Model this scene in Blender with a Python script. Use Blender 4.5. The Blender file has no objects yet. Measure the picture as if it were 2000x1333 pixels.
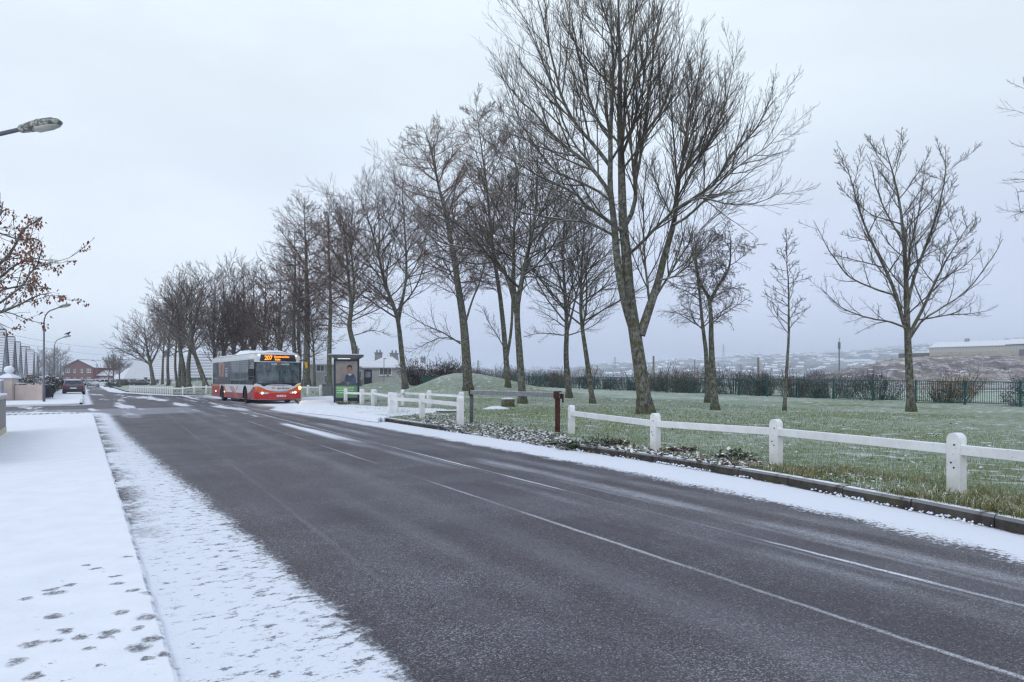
import bpy, math, random
import numpy as np
from mathutils import Vector, Matrix
random.seed(7)
SC = bpy.context.scene
COL = SC.collection
F, CX, HY, EYE = 1333.3, 1000.0, 741.0, 1.45
SA, CA = 0.533, 0.846                      # the road runs 32 degrees left of the view
R = math.radians

# ------------------------------------------------------------------ places
def ts(X, Y): return X*CA + Y*SA, -X*SA + Y*CA            # world -> (across, along) the road
def xy(t, s): return t*CA - s*SA, t*SA + s*CA
def sm(a, b, x):
    x = min(1, max(0, (x-a)/(b-a))); return x*x*(3-2*x)
RK = [(-8, 4.0), (0, 6.55), (2.84, 7.43), (3.53, 7.66), (6.12, 8.2), (8.76, 8.47), (11.9, 8.56), (16.9, 8.66), (24, 8.86), (29, 8.84),
      (33.2, 8.8), (35.5, 9.6), (48.7, 12.6), (60.6, 15.4), (64.5, 9.4), (67.5, 8.0), (88, 4.3), (124, 4.4), (260, 4.6)]
RKs = np.array([a for a, b in RK]); RKt = np.array([b for a, b in RK])
def tr(s): return float(np.interp(s, RKs, RKt))
LK = [(-8, .34), (33, .34), (34.5, .1), (36, -1.5), (36.9, -6), (37.2, -26), (44.2, -26), (44.4, -4), (44.9, -.9), (45.8, -.1), (260, .1)]
LKs = np.array([a for a, b in LK]); LKt = np.array([b for a, b in LK])
def tl(s): return float(np.interp(s, LKs, LKt))
def bump(X, Y, cx, cy, sl, sr, sy, h):
    sx = sl if X < cx else sr
    return h*math.exp(-((X-cx)/sx)**2 - ((Y-cy)/sy)**2)
def gz(X, Y):
    t, s = ts(X, Y); k = tr(s)
    if t < tl(s): return .09
    if t < k: return 0.0
    off = t-k
    w = sm(0, 14, off)
    pl = .12 - .008*X + .0065*(Y-20)
    if X < 0: pl = .12 + .0065*(Y-20)
    z = .125*(1-w) + w*min(pl, .62)
    z += bump(X, Y, -4.0, 52, 3.4, 5.8, 6.5, 1.62)
    z += bump(X, Y, -11.5, 62, 3.4, 3.2, 4.5, .95)
    z += bump(X, Y, -34, 84, 12, 9, 9, 1.0)
    if off < 1.2:
        dr = max(sm(11.9, 12.6, s)*(1-sm(16.0, 16.7, s)), sm(23.9, 24.2, s)*(1-sm(25.0, 25.3, s)), sm(30.1, 30.5, s)*(1-sm(33, 34, s)))
        z *= 1-dr*(1-sm(-.05, 1.2, off))
    return z
def P(px, Z, py=None):
    X = (px-CX)/F*Z
    return (X, Z, gz(X, Z) if py is None else EYE-(py-HY)/F*Z)
def G(px, py):
    Z = F*1.35/(py-HY)
    for i in range(40):
        z = gz((px-CX)/F*Z, Z)
        Z = .6*Z + .4*F*(EYE-z)/(py-HY)
    return P(px, Z)

# ------------------------------------------------------------------ objects
def link(o, parent=None):
    COL.objects.link(o)
    if parent is not None: o.parent = parent
    return o
def tag(o, label, cat, group=None):
    o['label'] = label; o['category'] = cat
    if group: o['group'] = group
    return o
def kind(o, k): o['kind'] = k; return o
def empty(name, loc, rz=0, label=None, cat=None, group=None):
    o = bpy.data.objects.new(name, None); o.location = loc; o.rotation_euler = (0, 0, rz)
    o.empty_display_size = .2
    link(o)
    if label: tag(o, label, cat, group)
    return o
def copy_tree(o, parent=None):
    c = o.copy(); COL.objects.link(c)
    if parent is not None: c.parent = parent
    for ch in list(o.children): copy_tree(ch, c)
    return c
def mesh_np(name, v, f, mats, parent=None, smooth=True, mi=None):
    """v (n,3), f (m,3|4) arrays -> one mesh object"""
    v = np.asarray(v, np.float32); f = np.asarray(f, np.int32); k = f.shape[1]
    me = bpy.data.meshes.new(name)
    me.vertices.add(len(v)); me.vertices.foreach_set('co', v.ravel())
    me.loops.add(f.size); me.loops.foreach_set('vertex_index', f.ravel())
    me.polygons.add(len(f)); me.polygons.foreach_set('loop_start', np.arange(0, f.size, k, dtype=np.int32))
    if mi is not None: me.polygons.foreach_set('material_index', np.asarray(mi, np.int32))
    me.polygons.foreach_set('use_smooth', np.full(len(f), smooth))
    for m in (mats if isinstance(mats, (list, tuple)) else [mats]): me.materials.append(m)
    me.update(calc_edges=True); me.validate()
    return link(bpy.data.objects.new(name, me), parent)
class MB:
    def __init__(s): s.v = []; s.f = []; s.m = []; s.M = None
    def add(s, vs, fs, m=0):
        b = len(s.v)
        for p in vs:
            s.v.append(tuple(s.M @ Vector(p)) if s.M is not None else tuple(p))
        for q in fs: s.f.append(tuple(b+i for i in q)); s.m.append(m)
        return s
    def box(s, x0, y0, z0, x1, y1, z1, m=0):
        return s.add([(x0,y0,z0),(x1,y0,z0),(x1,y1,z0),(x0,y1,z0),(x0,y0,z1),(x1,y0,z1),(x1,y1,z1),(x0,y1,z1)],
                     [(3,2,1,0),(4,5,6,7),(0,1,5,4),(1,2,6,5),(2,3,7,6),(3,0,4,7)], m)
    def loft(s, rings, cap=True, m=0, closed=True):
        n = len(rings[0]); vs = [p for r in rings for p in r]; fs = []
        for i in range(len(rings)-1):
            for j in range(n if closed else n-1):
                a = i*n+j; b = i*n+(j+1) % n; fs.append((a, b, b+n, a+n))
        if cap: fs.append(tuple(range(n-1, -1, -1))); fs.append(tuple((len(rings)-1)*n+i for i in range(n)))
        return s.add(vs, fs, m)
    def prism(s, poly, z0, z1, m=0):
        return s.loft([[(x, y, z0) for x, y in poly], [(x, y, z1) for x, y in poly]], True, m)
    def tube(s, pts, rad, n=8, m=0, cap=True):
        pts = [Vector(p) for p in pts]; rings = []
        if not isinstance(rad, (list, tuple)): rad = [rad]*len(pts)
        for i, p in enumerate(pts):
            t = (pts[min(i+1, len(pts)-1)]-pts[max(i-1, 0)]).normalized()
            ref = Vector((0,0,1)) if abs(t.z) < .9 else Vector((1,0,0))
            a = t.cross(ref).normalized(); b = a.cross(t)
            rings.append([tuple(p+(a*math.cos(2*math.pi*k/n)+b*math.sin(2*math.pi*k/n))*rad[i]) for k in range(n)])
        return s.loft(rings, cap, m)
    def lathe(s, prof, c=(0,0,0), n=16, m=0):
        return s.loft([[(c[0]+r*math.cos(2*math.pi*k/n), c[1]+r*math.sin(2*math.pi*k/n), c[2]+z) for k in range(n)] for r, z in prof], True, m)
    def bar(s, a, b, w, h, m=0):
        """box beam from a to b, w wide, h high (a, b at its centre line)"""
        a = Vector(a); b = Vector(b); d = (b-a).normalized(); n = Vector((-d.y, d.x, 0)).normalized()*(w/2); u = n.cross(d).normalized()*(h/2)
        if u.z < 0: u = -u
        return s.loft([[tuple(p-n-u), tuple(p+n-u), tuple(p+n+u), tuple(p-n+u)] for p in (a, b)], True, m)
    def build(s, name, mats, parent=None, smooth=False, bevel=0):
        me = bpy.data.meshes.new(name); me.from_pydata(s.v, [], s.f)
        for m in (mats if isinstance(mats, (list, tuple)) else [mats]): me.materials.append(m)
        me.polygons.foreach_set('material_index', s.m)
        me.polygons.foreach_set('use_smooth', [smooth]*len(s.f)); me.update()
        o = link(bpy.data.objects.new(name, me), parent)
        if bevel:
            b = o.modifiers.new('bevel', 'BEVEL'); b.width = bevel; b.segments = 2; b.limit_method = 'ANGLE'
        return o
def islands(o):
    """give every separate piece of a part its own object under the same parent"""
    me = o.data; par = list(range(len(me.vertices)))
    def fd(a):
        while par[a] != a: par[a] = par[par[a]]; a = par[a]
        return a
    for p in me.polygons:
        v = list(p.vertices)
        for q in v[1:]: par[fd(q)] = fd(v[0])
    gr = {}
    for p in me.polygons: gr.setdefault(fd(p.vertices[0]), []).append(list(p.vertices))
    out = []; nm = o.name.split('.')[0]; mats = list(me.materials); pr = o.parent; co = [tuple(v.co) for v in me.vertices]; loc = tuple(o.location)
    if len(gr) == 1: return [o]
    bpy.data.objects.remove(o)
    for fs in gr.values():
        ids = sorted({i for f in fs for i in f}); mp = {i: k for k, i in enumerate(ids)}
        m2 = bpy.data.meshes.new(nm); m2.from_pydata([co[i] for i in ids], [], [[mp[i] for i in f] for f in fs])
        for m in mats: m2.materials.append(m)
        m2.polygons.foreach_set('use_smooth', [True]*len(fs)); q = link(bpy.data.objects.new(nm, m2), pr); q.location = loc; out.append(q)
    return out
def text(name, body, size, m, parent, loc, rot, align='CENTER', xs=1.0, shear=0, ext=.002):
    cu = bpy.data.curves.new(name, 'FONT'); cu.body = body; cu.size = size; cu.align_x = align; cu.align_y = 'CENTER'; cu.extrude = ext; cu.shear = shear
    tmp = bpy.data.objects.new('tmp', cu); COL.objects.link(tmp)
    dg = bpy.context.evaluated_depsgraph_get(); dg.update()
    me = bpy.data.meshes.new_from_object(tmp.evaluated_get(dg))
    bpy.data.objects.remove(tmp); me.name = name
    me.materials.clear(); me.materials.append(m)
    o = link(bpy.data.objects.new(name, me), parent); o.location = loc; o.rotation_euler = rot; o.scale = (xs, 1, 1)
    return o

# ------------------------------------------------------------------ materials
class NT:
    def __init__(s, name):
        s.mat = bpy.data.materials.new(name); s.mat.use_nodes = True
        s.t = s.mat.node_tree; s.b = s.t.nodes['Principled BSDF']
    def n(s, typ, ins=None, **kw):
        nd = s.t.nodes.new(typ)
        for k, v in kw.items(): setattr(nd, k, v)
        for k, v in (ins or {}).items():
            if hasattr(v, 'is_output'): s.t.links.new(v, nd.inputs[k])
            else: nd.inputs[k].default_value = v
        return nd
    def math(s, op, a, b=0.0, c=None, clamp=False):
        d = {0: a, 1: b}
        if c is not None: d[2] = c
        return s.n('ShaderNodeMath', d, operation=op, use_clamp=clamp).outputs[0]
    def mix(s, fac, a, b):
        nd = s.t.nodes.new('ShaderNodeMix'); nd.data_type = 'RGBA'
        for i, v in ((0, fac), (6, a), (7, b)):
            if hasattr(v, 'is_output'): s.t.links.new(v, nd.inputs[i])
            else: nd.inputs[i].default_value = v if i == 0 else (*v, 1)
        return nd.outputs[2]
    def ramp(s, x, lo, hi, a=0.0, b=1.0, smooth=True):
        return s.n('ShaderNodeMapRange', {0: x, 1: lo, 2: hi, 3: a, 4: b}, interpolation_type='SMOOTHSTEP' if smooth else 'LINEAR').outputs[0]
    def noise(s, vec, scale, detail=3, rough=.55, dist=0):
        return s.n('ShaderNodeTexNoise', {'Vector': vec, 'Scale': scale, 'Detail': detail, 'Roughness': rough, 'Distortion': dist}).outputs[0]
    def obj(s): return s.n('ShaderNodeTexCoord').outputs['Object']
    def pos(s): return s.n('ShaderNodeNewGeometry').outputs['Position']
    def nz(s):
        g = s.n('ShaderNodeNewGeometry'); return s.n('ShaderNodeSeparateXYZ', {0: g.outputs['Normal']}).outputs[2]
    def isl(s): return s.n('ShaderNodeNewGeometry').outputs['Random Per Island']
    def sep(s, v): return s.n('ShaderNodeSeparateXYZ', {0: v}).outputs
    def mul(s, v, k): return s.n('ShaderNodeVectorMath', {0: v, 1: k}, operation='MULTIPLY').outputs[0]
    def bumpn(s, h, strength=.4, dist=.02):
        nd = s.n('ShaderNodeBump', {'Height': h, 'Strength': strength, 'Distance': dist}); s.set('Normal', nd.outputs[0])
    def set(s, k, v):
        if hasattr(v, 'is_output'): s.t.links.new(v, s.b.inputs[k])
        else: s.b.inputs[k].default_value = (*v, 1) if isinstance(v, tuple) and len(v) == 3 else v
    def done(s, col, rough=.8, spec=.3):
        s.set('Base Color', col); s.set('Roughness', rough); s.set('Specular IOR Level', spec); return s.mat
SNOW = (.80, .835, .895)
def snow_top(m, col, lo=.45, hi=.8, amt=1.0, scale=9, hole=.35, coord=None):
    """mix settled snow onto faces that look up"""
    c = coord or m.obj()
    up = m.ramp(m.nz(), lo, hi)
    nz = m.ramp(m.noise(c, scale, 4), hole-.12, hole+.12)
    return m.mix(m.math('MULTIPLY', m.math('MULTIPLY', up, nz), amt), col, SNOW)
MC = {}
def paint(name, c, rough=.55, spec=.4, var=.12, scale=6, snow=0, metal=0, lo=.45, hi=.8, hole=.35, bump=0):
    if name in MC: return MC[name]
    m = NT(name); o = m.obj()
    n = m.noise(o, scale, 5, .6)
    col = m.mix(m.ramp(n, .3, .7), tuple(x*(1-var) for x in c), tuple(min(1, x*(1+var)) for x in c))
    if snow: col = snow_top(m, col, lo, hi, snow, 14, hole)
    if metal: m.set('Metallic', metal)
    if bump: m.bumpn(m.noise(o, scale*8, 3), bump, .01)
    MC[name] = m.done(col, rough, spec); return MC[name]
def glow(name, c, k, base=None):
    if name in MC: return MC[name]
    m = NT(name); m.set('Emission Color', c); m.set('Emission Strength', k); MC[name] = m.done(base or c, .3, .5); return MC[name]
def glass(name, c, rough=.06, var=.5, scale=1.2):
    if name in MC: return MC[name]
    m = NT(name); o = m.obj(); n = m.noise(o, scale, 3)
    MC[name] = m.done(m.mix(m.ramp(n, .35, .65), tuple(x*(1-var) for x in c), tuple(x*(1+var) for x in c)), rough, .6); return MC[name]

def m_bark():
    m = NT('bark_lichen'); o = m.obj()
    st = m.mul(o, (1, 1, .35))
    n1 = m.noise(st, 16, 5, .65); n2 = m.noise(o, 2.2, 4, .6); n3 = m.noise(o, 7.5, 4, .6)
    col = m.mix(m.ramp(n1, .35, .65), (.045, .041, .036), (.18, .17, .145))
    col = m.mix(m.math('MULTIPLY', m.ramp(n3, .46, .62), .62), col, (.26, .285, .24))
    col = m.mix(m.math('MULTIPLY', m.ramp(m.noise(m.mul(o, (1, 1, .25)), 1.3, 3), .45, .6), .35), col, (.05, .047, .04))
    col = m.mix(m.math('MULTIPLY', m.ramp(n2, .54, .64), .7), col, (.085, .085, .03))
    geo = m.sep(o)[2]
    col = m.mix(m.math('MULTIPLY', m.ramp(geo, .0, .45, 1, 0), .6), col, (.055, .075, .025))
    col = snow_top(m, col, .4, .75, .9, 8, .42)
    m.bumpn(m.math('ADD', n1, m.math('MULTIPLY', m.noise(o, 45, 3), .5)), .9, .035)
    return m.done(col, .9, .15)
def m_twig(name, a, b, snow=.5):
    m = NT(name); o = m.obj()
    col = m.mix(m.ramp(m.noise(o, 1.1, 3), .35, .65), a, b)
    col = snow_top(m, col, .35, .75, snow, 6, .45)
    return m.done(col, .85, .2)
BARK = m_bark()
TWIG = m_twig('twig_dark', (.055, .045, .038), (.125, .105, .075), .6)
TWIGP = m_twig('twig_purple', (.085, .062, .058), (.15, .115, .095), .6)
TWIGR = m_twig('twig_rust', (.145, .08, .066), (.12, .092, .072), .4)
# ------------------------------------------------------------------ trees
def nrm(a): return a/np.maximum(np.linalg.norm(a, axis=-1, keepdims=True), 1e-9)
def curve(pts, K):
    a = np.array(pts, float)
    for _ in range(2):
        q = a[:-1]*.75+a[1:]*.25; r = a[:-1]*.25+a[1:]*.75
        m = np.empty((2*len(q), 3)); m[0::2] = q; m[1::2] = r
        a = np.vstack([a[:1], m, a[-1:]])
    d = np.r_[0, np.cumsum(np.linalg.norm(np.diff(a, axis=0), axis=1))]
    u = np.linspace(0, d[-1], K)
    return np.stack([np.interp(u, d, a[:, i]) for i in range(3)], 1)
def tubes(Pn, Rn, sides):
    N, K, _ = Pn.shape
    T = nrm(np.gradient(Pn, axis=1))
    mt = nrm(Pn[:, -1]-Pn[:, 0])
    ref = np.where(np.abs(mt[:, 2:3]) < .85, np.array([[0, 0, 1.]]), np.array([[1., 0, 0]]))[:, None, :]
    A = nrm(np.cross(T, ref)); B = np.cross(A, T)
    th = np.arange(sides)*2*math.pi/sides
    v = Pn[:, :, None]+Rn[:, :, None, None]*(A[:, :, None]*np.cos(th)[None, None, :, None]+B[:, :, None]*np.sin(th)[None, None, :, None])
    idx = np.arange(N*K*sides).reshape(N, K, sides)
    a = idx[:, :-1]; b = idx[:, 1:]
    f = np.stack([a, np.roll(a, -1, 2), np.roll(b, -1, 2), b], -1).reshape(-1, 4)
    return v.reshape(-1, 3), f
def kids(P0, R0, rng, n, f0, f1, ang, rat, K, up, wig, rr=.6, rmin=.004, rmax=1, labs=None, prof=None, bias=0, fall=.55):
    """n children on each parent polyline; returns points (N*n,K,3) and radii"""
    N, K0, _ = P0.shape
    L = np.linalg.norm(np.diff(P0, axis=1), axis=2).sum(1)
    u = (np.arange(n)[None]+rng.random((N, n)))/n
    uu = f0+(f1-f0)*u; x = uu*(K0-1); i = np.clip(x.astype(int), 0, K0-2); fr = (x-i)[..., None]
    ar = np.arange(N)[:, None]
    p = P0[ar, i]*(1-fr)+P0[ar, i+1]*fr
    r = R0[ar, i]*(1-fr[..., 0])+R0[ar, i+1]*fr[..., 0]
    T = nrm(P0[ar, i+1]-P0[ar, i])
    ref = np.where(np.abs(T[..., 2:3]) < .9, np.array([0, 0, 1.]), np.array([1., 0, 0]))
    A = nrm(np.cross(T, ref)); B = np.cross(A, T)
    ph = np.arange(n)[None]*2.4+rng.random((N, 1))*6.28+rng.normal(0, .5, (N, n))
    an = np.radians(ang)*rng.uniform(.7, 1.25, (N, n))
    d = T*np.cos(an)[..., None]+(A*np.cos(ph)[..., None]+B*np.sin(ph)[..., None])*np.sin(an)[..., None]
    if labs is not None:
        l = labs*(prof(u) if prof else 1.0)*rng.uniform(.75, 1.2, (N, n))
    else:
        l = rat*L[:, None]*(1-fall*uu)*rng.uniform(.6, 1.3, (N, n))
    p = p.reshape(-1, 3); d = nrm(d.reshape(-1, 3)); l = l.reshape(-1); r = r.reshape(-1)
    M = len(p); out = np.empty((M, K, 3)); out[:, 0] = p; st = (l/(K-1))[:, None]
    for k in range(1, K):
        d = d+rng.normal(0, wig, (M, 3)); d[:, 2] += up/(K-1)
        d = nrm(d); out[:, k] = out[:, k-1]+d*st
    rs = np.clip(np.minimum(r*rr, .011*l+.004), rmin, rmax)
    w = np.linspace(0, 1, K)[None]
    rad = rs[:, None]*(1-w)+(rs[:, None]*.3)*w
    return out, np.maximum(rad, rmin*.75)
def dots(rng, Pn, n, size):
    """little cones and buds hanging at the twigs: small octahedra"""
    N, K, _ = Pn.shape; i = rng.integers(0, N, n); k = rng.integers(1, K, n)
    c = Pn[i, k]+rng.normal(0, .03, (n, 3)); s = size*rng.uniform(.6, 1.3, (n, 1, 1))
    o = np.array([(1,0,0),(0,1,0),(-1,0,0),(0,-1,0),(0,0,1.5),(0,0,-1.5)], float)
    v = (c[:, None]+o[None]*s).reshape(-1, 3)
    t = np.array([(0,1,4),(1,2,4),(2,3,4),(3,0,4),(1,0,5),(2,1,5),(3,2,5),(0,3,5)])
    f = (np.arange(n)[:, None, None]*6+t[None]).reshape(-1, 3)
    return v, f
def join(parts):
    vs, fs, b = [], [], 0
    for v, f in parts: vs.append(v); fs.append(f+b); b += len(v)
    return np.vstack(vs), np.vstack(fs)
def as_quads(v, f):  # triangles to degenerate-free quads is not possible: keep tris by repeating the mesh type
    return v, f
DENS = (3, 2, 1.3, 1.3, 1.35)   # more branches, more twigs, more and longer limbs, thicker twigs
GRP = 'bare trees on the snowy green'
def tree(label, base, stems, limbs=(), auto=None, seed=1, n2=9, n3=7, n4=2, a2=38, a3=38, up2=.3, up3=.3, len2=.42, len3=.42, twig=None,
         cones=0, Z=None, rmin=.0045, wig=.09, group=GRP, name='bare_tree', ground=None, cat='tree', f2=.12):
    rng = np.random.default_rng(seed); rmin *= DENS[3]; n2 += DENS[0]; n3 += DENS[1]
    if Z is None: bx, by, bz = G(*base)
    else:
        bx, by, bz = P(base[0], Z)
        if ground is not None: bz = ground
    root = empty(name, (bx, by, bz-.04), 0, label, cat, group)
    def loc(p, d): return ((p[0]-CX)/F*(by+d)-bx, d, EYE-(p[1]-HY)/F*(by+d)-bz+.04)
    def poly(pts, dz, K):
        n = len(pts)
        q = [loc(p, dz*(i/(n-1))**1.5) if len(p) == 2 else loc(p, p[2]) for i, p in enumerate(pts)]
        return curve(q, K)
    tparts, S = [], []
    for pts, r0, r1, dz in stems:
        q = poly(pts, dz, 26); w = np.linspace(0, 1, 26); r = r0*(1-w)**1.0+r1
        if pts[0] == base or Z is not None and pts[0] == base:
            hgt = np.maximum(0, 1-(q[:, 2]-q[0, 2])/.5); r = r*(1+.22*hgt**2+.3*hgt**6); q[0, 2] -= .12
        q = q+np.cumsum(rng.normal(0, .012, q.shape), 0)*np.linspace(0, 1, 26)[:, None]
        tparts.append(tubes(q[None], r[None], 12)); S.append((q, r))
    Ls = []
    for it in limbs:
        pts, r0, dz = it
        q = poly(pts, dz, 14); w = np.linspace(0, 1, 14); r = r0*(1-w)+.01
        q[1:] += np.cumsum(rng.normal(0, .02, (13, 3)), 0)
        tparts.append(tubes(q[None], r[None], 7)); Ls.append((q, r))
    L1P = [q[None] for q, r in Ls]; L1R = [r[None] for q, r in Ls]
    cparts = []
    # limbs that grow by themselves on the stems
    if auto:
        for (k, n, f0, f1, ang, ln, up, prof) in auto:
            q, r = S[k]
            g_ = 1.25 if 12 <= seed <= 21 else 1.0
            if seed >= 30: n = int(n/DENS[2]*1.1)
            n = int(n*DENS[2]*g_); ln = ln*DENS[4]*(.85 if ang > 56 else 1)*(1.3 if g_ > 1 else 1)*(.8 if 31 <= seed < 60 and False else 1)*(1.2 if 31 <= seed < 60 and seed != 40 and seed != 41 else 1)
            p2, r2 = kids(q[None], r[None], rng, n, f0, f1, ang+4, 0, 14, up, wig*.7, .55, .012, .09, ln, prof)
            cparts.append(tubes(p2, r2, 5)); L1P.append(p2); L1R.append(r2)
    P1 = np.vstack(L1P); R1 = np.vstack(L1R)
    # the stems' own tops carry branches too
    P2, R2 = kids(P1, R1, rng, n2, f2, .97, a2, len2, 8, up2, wig, .6, rmin*1.6)
    cparts.append(tubes(P2, R2, 4))
    for q, r in S:
        a, b = kids(q[None], r[None], rng, 8, .72, .99, a2, .09, 8, up2, wig, .5, rmin*1.6)
        cparts.append(tubes(a, b, 4)); P2 = np.vstack([P2, a]); R2 = np.vstack([R2, b])
    P3, R3 = kids(P2, R2, rng, n3, .1, 1, a3, len3, 6, up3, wig*1.2, .65, rmin)
    cparts.append(tubes(P3, R3, 3)); last = P3
    if n4:
        P4, R4 = kids(P3, R3, rng, n4, .25, 1, a3, .5, 4, up3, wig*1.2, .7, rmin*.8)
        cparts.append(tubes(P4, R4, 3)); last = P4
    v, f = join(tparts); mesh_np('trunk', v, f, BARK, root)
    v, f = join(cparts); mesh_np('crown', v, f, twig or TWIG, root)
    if cones:
        v, f = dots(rng, last, cones, .011 if by < 50 else .02)
        mesh_np('seed_cones', v, f, CONE, root, smooth=False)
    root['top'] = 0
    del root['top']
    return root
CONE = paint('seed_cone', (.06, .04, .033), .9, .1)
def dome(u): return .25+.75*np.sin(np.clip(u, 0, 1)*math.pi*.86+.35)*(1-.35*u)
def taper(u): return 1.05-.72*u
def even(u): return .9-.35*u

# the big sycamore-like tree beside the road
tree('largest bare tree, thick lichen-covered forked trunk rising behind the white rail', (1262, 809),
 [([(1262,809),(1252,731),(1243,668),(1228,575),(1225,494),(1217,431),(1216,340),(1211,221),(1212,136),(1209,51),(1207,-70)], .275, .012, .3),
  ([(1245,668),(1222,600),(1208,535),(1202,479),(1197,416),(1191,384),(1190,306),(1190,255),(1195,153),(1190,60),(1184,-20)], .17, .012, -1.0),
  ([(1251,655),(1270,597),(1287,548),(1296,504),(1312,453),(1320,409),(1323,357),(1338,299),(1356,245),(1370,205)], .17, .012, .8)],
 [([(1219,445),(1240,408),(1241,357),(1236,306),(1253,265),(1280,230),(1297,190),(1315,120),(1330,60)], .085, -1.5),
  ([(1241,357),(1252,310),(1262,230),(1275,140),(1290,40),(1300,-30)], .05, 1.5),
  ([(1216,300),(1235,240),(1250,160),(1258,60),(1262,-40)], .05, -1.2),
  ([(1217,453),(1185,428),(1141,398),(1124,372),(1056,343),(1005,316),(964,292)], .075, -2.5),
  ([(1210,470),(1151,433),(1110,431),(1040,423),(1000,410),(975,398)], .05, -3.0),
  ([(1195,390),(1158,333),(1124,299),(1083,268),(1049,224),(1000,180),(972,143)], .08, .5),
  ([(1190,323),(1158,279),(1124,245),(1102,190),(1085,110),(1066,30),(1050,-30)], .07, -2),
  ([(1190,270),(1160,230),(1140,160),(1125,80),(1110,-20)], .05, 1.5),
  ([(1195,395),(1165,370),(1110,345),(1075,330),(1030,260),(1005,200),(988,140)], .05, 3.5),
  ([(1191,380),(1150,310),(1110,270),(1085,200),(1050,120),(1020,40)], .045, 4.5),
  ([(1224,500),(1260,470),(1290,438),(1330,400),(1372,380),(1430,398),(1482,395),(1530,366)], .06, -2),
  ([(1321,409),(1362,380),(1396,364),(1424,306),(1465,270),(1495,215),(1508,195)], .065, -1.5),
  ([(1315,440),(1345,420),(1400,360),(1450,320),(1500,285),(1530,250)], .05, 2.5),
  ([(1326,345),(1370,300),(1405,240),(1428,170),(1436,125)], .045, 2),
  ([(1323,357),(1350,320),(1385,255),(1405,200),(1414,150)], .04, -2.5),
  ([(1338,299),(1348,235),(1362,160),(1366,100)], .035, 1),
  ([(1271,597),(1262,540),(1258,480),(1256,400),(1266,330)], .045, -1.5),
  ([(1275,592),(1310,540),(1345,480),(1380,440),(1420,400)], .04, 1.5),
  ([(1287,548),(1330,540),(1370,500),(1400,470)], .03, -1.5)],
 [(0, 7, .5, .93, 40, 4.2, .45, even), (1, 5, .5, .9, 44, 4.0, .45, even), (2, 7, .42, .93, 42, 3.6, .4, even)],
 seed=11, n2=15, n3=8, n4=3, a2=32, a3=30, up2=.5, up3=.45, len2=.47, len3=.44, wig=.05, rmin=.0045)

# medium round tree on the right
tree('round-crowned bare tree standing alone on the green, right of the thin young one', (1780, 804),
 [([(1780,804),(1776,730),(1773,658),(1771,590),(1770,500),(1764,410),(1751,343),(1738,300),(1728,268)], .17, .008, 0),
  ([(1772,650),(1764,628),(1751,577),(1735,536),(1712,490),(1690,446),(1672,395),(1660,350),(1634,285)], .085, .006, -.6),
  ([(1774,668),(1782,640),(1800,610),(1823,563),(1845,520),(1868,482),(1890,450),(1908,424)], .08, .006, .5),
  ([(1772,600),(1780,560),(1791,523),(1823,446),(1845,365),(1850,320),(1848,284)], .07, .006, -.4)],
 [([(1768,640),(1740,628),(1710,628),(1665,613),(1629,590),(1604,563)], .04, -1),
  ([(1751,577),(1710,565),(1656,541),(1620,490),(1589,430)], .04, .6),
  ([(1776,664),(1800,622),(1845,599),(1890,572),(1935,518),(1966,466)], .045, -.8),
  ([(1795,625),(1845,617),(1890,615),(1930,612)], .03, 1.2),
  ([(1770,520),(1790,440),(1800,380),(1805,320)], .035, 1.2),
  ([(1768,480),(1740,430),(1715,380),(1700,320),(1690,300)], .035, 1.2)],
 [(0, 20, .3, .92, 44, 2.5, .5, even), (1, 11, .25, .9, 42, 1.8, .5, even), (2, 11, .25, .9, 42, 1.8, .5, even), (3, 11, .25, .9, 42, 1.7, .5, even)],
 seed=5, n2=8, n3=5, n4=2, a2=36, a3=42, up2=.5, up3=.4, len2=.34, len3=.36, wig=.1)

tree('thin young tree with short spiky branches all the way up, pole-straight', (1532, 803),
 [([(1532,803),(1536,720),(1540,650),(1541,560),(1539,500),(1538,448)], .075, .006, 0)], [],
 [(0, 23, .42, .97, 58, 1.2, .35, taper)], seed=3, n2=3, n3=2, n4=1, a2=40, a3=45, up2=.3, len2=.45, len3=.4, wig=.13)
tree('curved bare tree with drooping dotted twigs, front one of the close pair', (1397, 802),
 [([(1397,802),(1391,720),(1388,640),(1387,580),(1362,552),(1357,500),(1355,462)], .17, .01, .3),
  ([(1388,588),(1400,562),(1422,532),(1427,495),(1424,450)], .07, .01, -.4)],
 [([(1386,640),(1408,615),(1440,590)], .03, -.8), ([(1387,580),(1365,555),(1330,560)], .03, .6), ([(1387,585),(1420,565),(1450,555)], .03, .6)],
 [(0, 12, .5, .95, 60, 1.8, .1, even), (1, 12, .15, .95, 60, 1.7, .1, even)], seed=8, n2=9, n3=6, n4=2, up2=-.15, up3=-.5, a2=50, twig=TWIGP, cones=1500, wig=.13)
tree('slim bare tree partly behind the curved one of the close pair', (1382, 787),
 [([(1382,787),(1380,690),(1373,642),(1367,573),(1360,520),(1350,470),(1345,440)], .15, .01, 0)],
 [([(1372,642),(1340,620),(1308,602)], .03, -.8), ([(1374,640),(1400,620),(1440,595)], .03, .5)],
 [(0, 18, .4, .95, 60, 2.3, .1, even)], seed=9, n2=8, n3=6, n4=2, up2=-.1, up3=-.4, a2=48, twig=TWIGP, cones=1500, wig=.12)
tree('leaning slim bare tree just left of the largest tree', (1158, 789),
 [([(1158,789),(1148,715),(1135,627),(1134,573),(1135,520),(1140,450),(1146,400)], .14, .01, 0)],
 [([(1138,640),(1165,610),(1195,590)], .03, -.6)],
 [(0, 18, .35, .95, 50, 2.6, .25, even)], seed=12, n2=9, n3=6, n4=2, wig=.11)
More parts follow.
